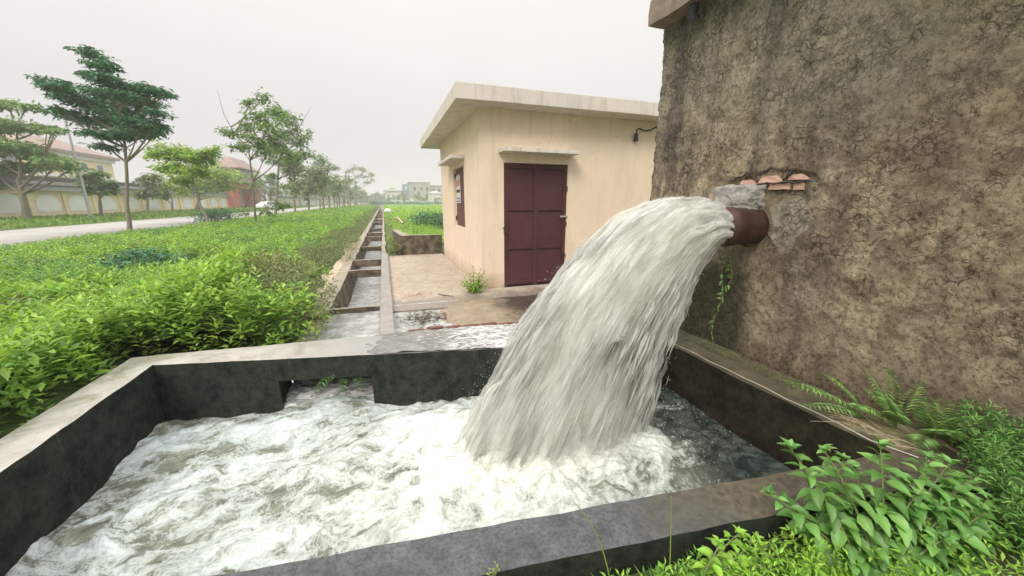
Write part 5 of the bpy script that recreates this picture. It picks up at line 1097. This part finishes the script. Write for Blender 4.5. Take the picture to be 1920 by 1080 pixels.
bm = bmesh.new(); bmesh.ops.create_uvsphere(bm, u_segments=20, v_segments=10, radius=1.6, matrix=Matrix.Translation((5.4, YB + 2, 8.7)) @ Matrix.Diagonal((1, 1, .6, 1))); finish('dome', bm, M['dome'], g2, smooth=True)
nb = NB(); nb.tube([(5.4, YB + 2, 9.5), (5.4, YB + 2, 10.5), (5.4, YB + 2, 11.6)], [.3, .12, .02], 8); nb.build('spire', M['dome'], g2)
for x in (2.6, 5.2, 7.8): box('window', x, x + 1.2, YB - .1, YB - .01, 2.5, 5.0, M['glass'], g2)
g3 = empty('low_shed', (14, 205, 0), 'low white shed with red band before the far apartment block', 'shed'); box('wall', 11.5, 15.2, 204, 209, 0, 3.4, M['white_panel'], g3); box('roof', 11.2, 15.5, 203.7, 209.3, 3.41, 3.7, M['red_roof'], g3)
g4 = empty('white_house', (29, 206, 0), 'small pale gabled house before the far apartment block', 'house'); box('wall', 24, 30.5, 206, 212, 0, 5.6, M['pale_render'], g4); hip('roof', 23.6, 31, 205.6, 212.4, 5.61, 7.2, 2.6, M['coping_edge'], g4); box('window', 26.4, 27.3, 205.9, 205.99, 1.2, 3.4, M['dark_gap'], g4)
labs = ['bluish tree before the domed hall, left one', 'small round tree right of the domed hall', 'bushy tree before the grey block corner', 'low tree in front of the pale gabled house', 'wide tree at the right end of the far buildings', 'tree beside the blue wall of the far block', 'far right tree near the hut edge']
for i, (x, s_) in enumerate(((3, .62), (7.2, .66), (11.0, .95), (17.3, .72), (32.6, .95), (21, .5), (28, .6))):
    o = copy_tree(pa if i % 2 else pb, (x, 201, 0), i, (s_ * 1.2, s_ * 1.2, s_ * .9)); o['label'] = labs[i]; del o['group']
# hedge closing the field, tree mass on the horizon
def mass(name, x0, x1, y, h, label, n, leaf, mat):
    nb = NB(); X = rng.uniform(x0, x1, n); hh = np.array([h * (.6 + .8 * noise.noise((x * .12, 0, 5)) + .3 * noise.noise((x * .6, 0, 5))) for x in X]); Z = rng.random(n) ** .8 * np.maximum(hh, h * .3); Y = y + rng.normal(0, 2, n); a = rng.random(n) * 6.28
    nb.add(*leaves(np.stack([X, Y, Z], 1), np.stack([np.cos(a), np.sin(a), rng.normal(0, .5, n)], 1), rng.normal(0, 1, (n, 3)), leaf, leaf * .6)); return tag(nb.build(name, mat), label, 'trees', kind='stuff')
mass('hedge', -6, 110, 196, 1.6, 'dark hedge closing the far end of the field', 9000, 1.0, M['tree_teal'])
mass('distant_trees', -160, 240, 330, 9, 'hazy tree belt on the horizon', 16000, 3.2, M['tree_teal'])
mass('distant_trees', -130, -52, 200, 9, 'mass of trees behind the boundary wall', 9000, 2.0, M['tree_mid'])
# white plastic bag caught beside the canal, pale broken cane in the field
p = at_depth(726, 384, 42); blob('plastic_bag', (p.x, p.y, .35), (.36, .3, .3), M['white_panel'], None, .5, 6, 3, 2); tag(bpy.data.objects['plastic_bag'], 'white crumpled plastic bag caught in the weeds beside the far canal', 'plastic bag')
a = at_depth(744, 408, 20); b_ = at_depth(755, 419, 17.5); nb = NB(); nb.tube([a, (a + b_) / 2 + Vector((0, 0, .05)), b_], [.05, .045, .04], 6); tag(nb.build('cane', M['tan']), 'pale dry cane lying slanted in the right field', 'cane')

# ------------------------------------------------------------------ haze
hz = MT('haze'); hz.t.nodes.remove(hz.b); pv = hz.n('ShaderNodeVolumePrincipled'); pv.inputs['Density'].default_value = .0017; pv.inputs['Color'].default_value = (.96, .95, .96, 1); pv.inputs['Anisotropy'].default_value = .2
hz.l(pv.outputs[0], hz.out.inputs['Volume'])
HAZE = True
if HAZE:
    hb = box('haze', -440, 440, -70, 440, -2, 16, hz.m); tag(hb, kind='stuff', label='thin pale haze over the fields', cat='haze')
